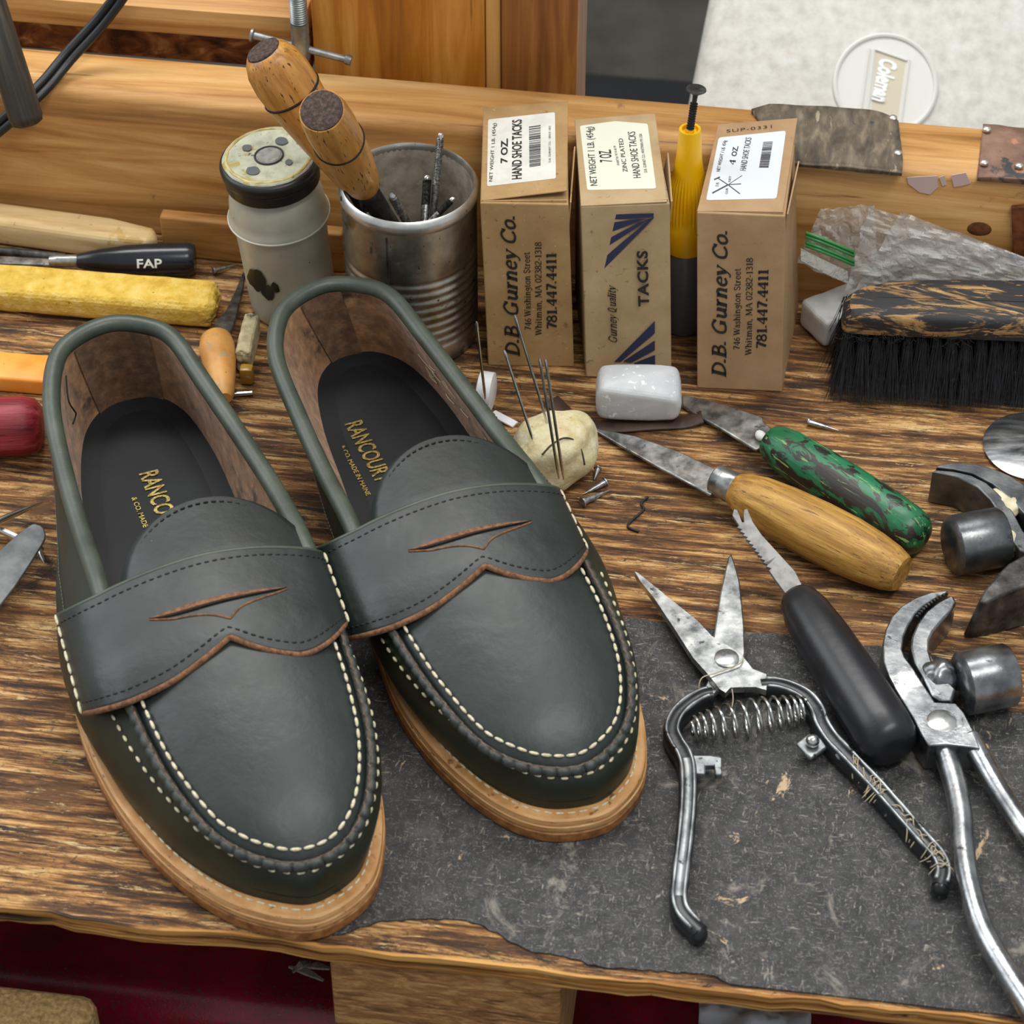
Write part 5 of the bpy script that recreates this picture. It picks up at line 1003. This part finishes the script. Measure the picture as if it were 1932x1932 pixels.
# ------------------------------------------------------------------ shoe brush
br = thing('shoe_brush', 'long wooden shoe brush with black bristles and ink-stained back', 'brush', V(.18, .105, 0))
bo, bd = V(.1275, .0958, .0300), V(1, .085, 0).normalized(); bn = V(-bd.y, bd.x, 0)
def BL(a, b, c): return bo+bd*a+bn*b+V(0, 0, c)
pl_ = [(0, .003), (.0012, .0008), (.005, -.0002), (.03, -.001), (.07, -.0015), (.13, -.001), (.13, .027), (.07, .0285), (.03, .0265), (.012, .0225), (.003, .0165), (.0004, .010)]
PP = cr(pl_, 5, True); n = MB(); rows = []
cxy = PP.mean(0)
for z_, sc2 in ((0, .985), (.001, 1), (.0060, 1), (.0078, .985), (.0095, .93), (.0106, .80), (.0112, .5), (.0114, .01)):
    rows.append([BL(cxy[0]+(p[0]-cxy[0])*(sc2 if sc2 > .9 else (1-(1-sc2)*.35)), cxy[1]+(p[1]-cxy[1])*sc2, z_) for p in PP])
n.grid(rows, cv=True); n.f.append(tuple(range(len(PP)))[::-1])
n.build('brush_back', mat('inky_brush_back', [(.3, '#6d4c2a'), (.5, '#a37c4b'), (.7, '#c9a36c')], 1, (30, 260, 260), detail=10, nrough=.7, rough=.6, spots=[('#232224', 1, .43, .50, (26, 90, 90), 1.4), ('#bd9058', 1, .60, .64, (60, 420, 420), 1.0), ('#29272a', 900, .58, .64, (.5, 1, 1), .8)], bump=(1, .0004, .6, (60, 500, 500))), br, smooth=45)
rnd = random.Random(11); nb, nr2 = MB(), 0
for i in range(21):
    for j in range(6):
        ta, tb_ = .0035+i*.0062, .0030+j*.0040
        for q_ in range(120 if j < 3 else 20):
            a = rnd.uniform(0, 2*math.pi); r_ = .0021*math.sqrt(rnd.random())
            x0, y0 = ta+r_*math.cos(a), tb_+r_*math.sin(a); fx = .0055*max(0, 1-ta/.008)
            ex = x0-fx*rnd.uniform(.3, 1.3)+rnd.gauss(0, .0024); ey = y0+(tb_-.0120)*(1.55 if tb_ < .012 else .4)+rnd.gauss(0, .0016); L_ = rnd.uniform(.0012, .0045)
            p0_, p2_ = BL(x0, y0, .001), BL(ex, ey, -.0300+L_); p1_ = p0_.lerp(p2_, .5)+V(rnd.gauss(0, .0005), -.0006, 0)
            s_ = rnd.uniform(.00013, .00022); m_ = len(nb.v)
            for P_2, k_ in ((p0_, 1), (p1_, .9), (p2_, .35)):
                nb.v += [P_2+RT*s_*k_, P_2-RT*s_*k_*.5+UP*s_*k_*.8, P_2-RT*s_*k_*.5-UP*s_*k_*.8]
            for b_ in (0, 3):
                for k_ in range(3): nb.f.append((m_+b_+k_, m_+b_+(k_+1) % 3, m_+b_+3+(k_+1) % 3, m_+b_+3+k_))
for i in range(70):
    x0 = rnd.uniform(-.003, .06); p0_ = BL(x0, -.0005, rnd.uniform(-.004, .002)); pts = [p0_]
    for k_ in range(3): pts.append(pts[-1]+V(rnd.uniform(-.002, .002), -.0007, rnd.uniform(-.0015, .0018)))
    nb.tube([Vector(p) for p in cr(pts, 3)], .00013, 3)
o = nb.build('bristles', mat('black_bristle', [(.35, '#101113'), (.6, '#25262a')], 200, rough=.5, spots=[('#4f4b45', 160, .66, .72)]), br, smooth=180); o['kind'] = 'stuff'

# ------------------------------------------------------------------ plastic bag and white block
def film(name, col, a0, a1, bscale=170):
    m = bpy.data.materials.new(name); m.use_nodes = True; nt = m.node_tree; N, L = nt.nodes, nt.links; out = N['Material Output']; bs = N['Principled BSDF']
    bs.inputs['Base Color'].default_value = lin(col); bs.inputs['Roughness'].default_value = .16; bs.inputs['Specular IOR Level'].default_value = .9
    tc = N.new('ShaderNodeTexCoord'); nz = N.new('ShaderNodeTexNoise'); nz.inputs['Scale'].default_value = bscale; nz.inputs['Detail'].default_value = 4; nz.inputs['Distortion'].default_value = 1.2; L.new(tc.outputs['Object'], nz.inputs['Vector'])
    bp = N.new('ShaderNodeBump'); bp.inputs['Distance'].default_value = .0035; bp.inputs['Strength'].default_value = .8; L.new(nz.outputs['Fac'], bp.inputs['Height']); L.new(bp.outputs[0], bs.inputs['Normal'])
    lw = N.new('ShaderNodeLayerWeight'); lw.inputs['Blend'].default_value = .35; L.new(bp.outputs[0], lw.inputs['Normal'])
    mr = N.new('ShaderNodeMapRange'); L.new(lw.outputs['Facing'], mr.inputs[0]); mr.inputs[3].default_value = a0; mr.inputs[4].default_value = a1
    tr = N.new('ShaderNodeBsdfTransparent'); mx = N.new('ShaderNodeMixShader'); L.new(mr.outputs[0], mx.inputs[0]); L.new(tr.outputs[0], mx.inputs[1]); L.new(bs.outputs[0], mx.inputs[2]); L.new(mx.outputs[0], out.inputs[0]); return m
bag = thing('zip_bag', 'crumpled clear zip bag with green zipper behind the shoe brush', 'bag', V(.15, .14, .01))
M_film = film('clear_film', '#eef0ee', .30, .85)
def sheet(corners, nu, nv, amp, off):
    """pixel quad (tl, tr, br, bl) -> crumpled sheet leaning on the rail"""
    tl, tr, br_, bl = [Vector(c) for c in corners]; P = []
    for i in range(nu):
        row = []
        for j in range(nv):
            u, v = i/(nu-1), j/(nv-1); q = (tl*(1-u)+tr*u)*(1-v)+(bl*(1-u)+br_*u)*v
            w_ = noise.noise(V(u*4+off, v*4, off)); x_, y_ = q.x+5*noise.noise(V(u*6, off, v*6)), q.y+5*noise.noise(V(off, u*6, v*6))
            Y = .1480-.008*(y_-390)/170-.0015-off*.0004
            rid = abs(noise.noise(V(u*5+off, v*5, 3.3)))+.5*abs(noise.noise(V(u*11+off, v*11, 8.1)))
            row.append(GY(x_, y_, Y-amp*(rid)))
        P.append(row)
    return P
n = MB(); n.grid(sheet([(1548, 394), (1650, 386), (1660, 560), (1504, 496)], 36, 30, .003, 0)); n.build('back_film', M_film, bag, smooth=28)
n = MB(); n.grid(sheet([(1640, 388), (1940, 488), (1955, 575), (1588, 572)], 70, 40, .007, 5)); n.build('front_film', M_film, bag, smooth=25)
n = MB(); n.grid(sheet([(1700, 400), (1990, 505), (1990, 590), (1600, 570)], 60, 30, .006, 9)); n.build('inner_film', M_film, bag, smooth=25)
M_zip = plain('green_zipper', '#3f8a4d', .3)
for dy in (0, 7, 18, 24):
    n = MB(); n.tube([GY(x_, y_+dy, .1345-.001*dy/16) for x_, y_ in ((1520, 439), (1550, 450), (1580, 462), (1612, 476))], .0008, 6); n.build('zipper_strip', M_zip, bag, smooth=180)
n = MB(); n.grid([[GY(x_, y_, .1350), GY(x_-6, y_+30, .1335)] for x_, y_ in ((1521, 436), (1550, 447), (1580, 459), (1612, 472))]); n.build('zipper_band', film('green_film', '#5c9a63', .35, .8, 90), bag, smooth=180)
n = MB(); n.strip([GY(x_, y_, .1325) for x_, y_ in ((1511, 468), (1545, 486), (1600, 512))], .0001, .0055, up=UP); n.build('zipper_lip', film('lip_film', '#e3e8df', .25, .7, 240), bag, smooth=180)
tip = G(1508, 604, .009)
n = MB(); c_ = V(tip.x+.0160, tip.y+.0070, .0082); n.rbox(c_, (.0260, .0200, .0142), .66, .0022, 3, cuts=4, fn=lambda co: co+V(0, 0, .0006*noise.noise(co*200)-.0010*max(0, (co.x-co.y)*90-.2)))
o = n.build('wax_block', mat('grey_white_wax', [(.35, '#b3b5b4'), (.6, '#cdcfce')], 60, rough=.4, sss=.3, spots=[('#8e8b85', 300, .7, .74)]), loc=c_, smooth=180); tag(o, 'greyish white wax block beside the brush end, under the zip bag', 'wax')

# ------------------------------------------------------------------ far-corner things
M_pale = mat('pale_maple', [(.3, '#b99560'), (.5, '#d8ba84'), (.7, '#e7cf9f')], 1, (18, 160, 160), detail=7, rough=.5, spots=[('#c7a263', 40, .60, .64), ('#8a6f47', 130, .66, .71), ('#a88a5c', 60, .70, .72)])
a_, b_ = V(-.330, .1585, 0), G(282, 452, .0); b_ = V(b_.x+.0075, .1470, 0); d_ = (b_-a_); rz = math.atan2(d_.y, d_.x)
def barfn(co):
    e_ = max(0, co.x-(d_.length/2-.014))/.014; k_ = math.sqrt(max(.02, 1-min(1, e_)**2.2)); return V(co.x, co.y*k_, co.z*(.55+.45*k_))
n = MB(); n.rbox((a_+b_)/2+V(0, -.0034, .0073), (d_.length, .0158, .0142), rz, .0035, 4, cuts=6, fn=barfn); o = n.build('bone_folder_block', M_pale, loc=(a_+b_)/2, smooth=180); o.name = 'wooden_block'
tag(o, 'pale spotted wooden block with rounded end lying against the rail', 'wooden block')
x0, x1 = G(304, 430, .015).x, G(655, 460, .01).x; n = MB(); n.rbox(((x0+x1)/2, .1476, .0112), (x1-x0, .0066, .0220), -.02, .0012, 3); o = n.build('wooden_batten', M_rail, loc=((x0+x1)/2, .1476, 0)); tag(o, 'thin wooden batten on edge behind the glue jar and can', 'batten')
fa, fb = G(146, 492, .0082), G(368, 489, .0080); fd = (fb-fa).normalized()
fp_ = thing('chisel', 'small chisel with black plastic handle behind the yellow crepe bar', 'chisel', fa.lerp(fb, .5))
n = MB(); n.lathe(fa, fb, [(0, .0030), (.01, .0034), (.2, .0055), (.42, .0070), (.6, .0074), (.93, .0075), (.97, .0072), (1, .0064)], 40); hnd = n.build('plastic_handle', mat('blue_black_plastic_handle', [(.4, '#15171d'), (.6, '#20232b')], 80, rough=.25, spots=[('#8e8d88', 330, .71, .74)]), fp_, smooth=50)
n = MB(); n.lathe(fa-fd*.0125, fa+fd*.001, [(0, .0022), (.3, .0028), (.9, .0028), (1, .0030)], 20); n.build('steel_ferrule', M_steel, fp_)
n = MB(); n.strip([fa-fd*.050+V(0, .003, 0), fa-fd*.030+V(0, .0015, 0), fa-fd*.012], [.006, .005, .0042], .002); n.build('blade', M_steel, fp_)
fm = G(288, 497, .008); cn = (CAM-fm).normalized(); cn = (cn-fd*cn.dot(fd)).normalized(); axp = fa+fd*((G(262, 490, .008)-fa).dot(fd)); Yv = cn.cross(fd)
n = MB(); tx = sans('FAP', bold=.02); a0_ = -.0024; w_ = .0112
vs, fs = tx; X0 = min(v.x for v in vs); X1 = max(v.x for v in vs)
P = []
for v in vs:
    yy2 = (v.y-.5)*.0042-.0016; th_ = yy2/.0076; P.append(axp+fd*((v.x-X0)/(X1-X0)*w_)+(cn*math.cos(th_)+Yv*math.sin(th_))*.0077)
n.add(P, fs); n.build('lettering', plain('white_paint', '#e8e8e4', .5), hnd, smooth=None, mods=[SOL(.0001, 0)])
ya, yb = V(-.335, .1030, .0074), V(-.1462, .1055, .0074); dy_ = yb-ya
n = MB(); n.rbox((ya+yb)/2, (dy_.length, .0215, .0132), math.atan2(dy_.y, dy_.x), .0042, 4, cuts=26, fn=lambda co: co*(1+.02*noise.fractal(co*160, 1, 2, 3))+V(0, 0, .0004*noise.noise(co*420)))
o = n.build('crepe_bar', mat('yellow_crepe', [(.3, '#c79c2e'), (.5, '#dfba4c'), (.7, '#ecd079')], 140, detail=8, rough=.75, spots=[('#7a5a1c', 330, .66, .70), ('#8a6420', 60, .68, .76)], bump=(420, .0015, .8)), loc=(ya+yb)/2-V(0, 0, .0068), smooth=180)
tag(o, 'yellow porous crepe rubber bar lying before the black chisel handle', 'rubber bar')
oa, ob = G(0, 664, .0085), G(0, 742, .0006); n = MB(); xr = G(104, 700, .005).x; n.rbox(((xr-.36)/2, (oa.y+ob.y)/2, .0045), (xr+.36, oa.y-ob.y, .0085), .015, .0016, 3); o = n.build('orange_tool_case', mat('orange_plastic', [(.35, '#ef8f2a'), (.6, '#f5a64a')], 60, rough=.4, spots=[('#b5611a', 300, .7, .73)]), loc=((xr-.36)/2, (oa.y+ob.y)/2, 0)); tag(o, 'flat orange plastic case behind the red handle', 'case')
ra, rb = G(-160, 812, .0128), G(80, 801, .0122); n = MB(); n.lathe(ra, rb, [(0, .0118), (.5, .0125), (.85, .0122), (.95, .0112), (1, .0080)], 36, wob=.05); o = n.build('red_handle', mat('worn_red_paint', [(.3, '#5e0f18'), (.5, '#8d1d2b'), (.7, '#b04a58')], 1, (200, 200, 18), detail=8, rough=.45, spots=[('#3a0c10', 1, .6, .68, (420, 420, 40)), ('#c08a90', 90, .66, .74)], bump=(1, .0006, .7, (500, 500, 30))), axis=(ra, rb), smooth=60); tag(o, 'thick worn red wooden tool handle next to the orange case', 'tool handle')
aw = thing('awl', 'small awl with bulbous tan wooden handle between the loafers and crepe bar', 'awl', G(420, 690))
wa, wb2 = G(407, 638, .0085), G(424, 752, .0085); n = MB(); n.lathe(wa-(wb2-wa)*.05, wb2, [(0, .0030), (.02, .0050), (.08, .0070), (.2, .0078), (.4, .0074), (.75, .0056), (.95, .0042), (1, .003)], 36); n.build('wooden_handle', mat('orange_maple', [(.35, '#b97f3a'), (.6, '#d69d56')], 60, rough=.45, spots=[('#a5906a', 150, .6, .66), ('#5f4222', 500, .68, .72)]), aw, smooth=60)
n = MB(); n.strip([G(414, 632, .0105), G(426, 606, .0100), G(436, 588, .0085), G(452, 545, .0062), (G(460, 515, .0050))], [.0085, .0080, .0055, .0032, .0012], .0020); n.build('blade', M_dark, aw)
gs = thing('glue_stick', 'crusty cream glue stick with amber end lying in front of the glue jar', 'glue stick', G(462, 690))
n = MB(); n.rbox(G(468, 645, .0070), (.0068, .0270, .0118), .06, .0018, 3, cuts=8, fn=lambda co: co*(1+.09*noise.fractal(co*220, 1, 2, 3))); n.build('glue_crust', mat('grey_cream_crust', [(.3, '#8f8567'), (.5, '#b9ad86'), (.7, '#cfc5a0')], 160, rough=.85, spots=[('#5c5444', 120, .6, .68)], bump=(500, .001, .8)), gs, smooth=180)
n = MB(); n.rbox(G(466, 706, .0055), (.0058, .0050, .0085), .06, .0012, 2); n.build('amber_end', plain('amber_resin', '#a47a2a', .25), gs)
n = MB(); n.tube([G(432, 744, .0016), G(476, 741, .0016)], .0011, 10); o = n.build('steel_pin', M_bright, loc=G(455, 742)); tag(o, 'short steel pin lying between the heels of the two loafers', 'pin')
# tools at the frame edge beside the first loafer
n = MB(); n.prism([G(x_, y_, .0120) for x_, y_ in [(-60, 1075), (0, 1037), (31, 1009), (48, 996), (59, 989), (67, 988), (76, 991), (83, 997), (86, 1007), (85, 1016), (81, 1024), (62, 1055), (31, 1102), (0, 1142), (-60, 1228)]], (0, 0, -.0012)); o = n.build('smoothing_blade', mat('dull_grey_blade', [(.35, '#5f6162'), (.6, '#7b7d7e')], 110, detail=7, rough=.5, metal=.7, bump=(400, .0001, .4)), loc=G(30, 1060), mods=[BEV(.0004)]); tag(o, 'broad grey steel blade with rounded tip pointing at the loafer', 'blade')
n = MB(); n.lathe(G(-60, 1008, .012), G(82, 947, .005), [(0, .0016), (.5, .0015), (.8, .0010), (1, .0002)], 14); o = n.build('awl_spike', M_bright, loc=G(10, 980)); tag(o, 'thin pointed steel spike above the broad grey blade', 'awl')
n = MB(); n.strip([G(-50, 970, .008), G(0, 996, .0065), G(40, 1014, .0050)], .0026, .0026); o = n.build('steel_bar', M_bright, loc=G(0, 1000)); tag(o, 'short square steel bar under the broad grey blade', 'bar')

n = MB(); n.tube([G(-60, 470, .004), G(20, 476, .0038), G(124, 487, .0036)], .0022, 12); o = n.build('steel_rod', M_dark, loc=G(50, 480)); tag(o, 'dark steel rod lying along the pale wooden block behind the chisel blade', 'rod')
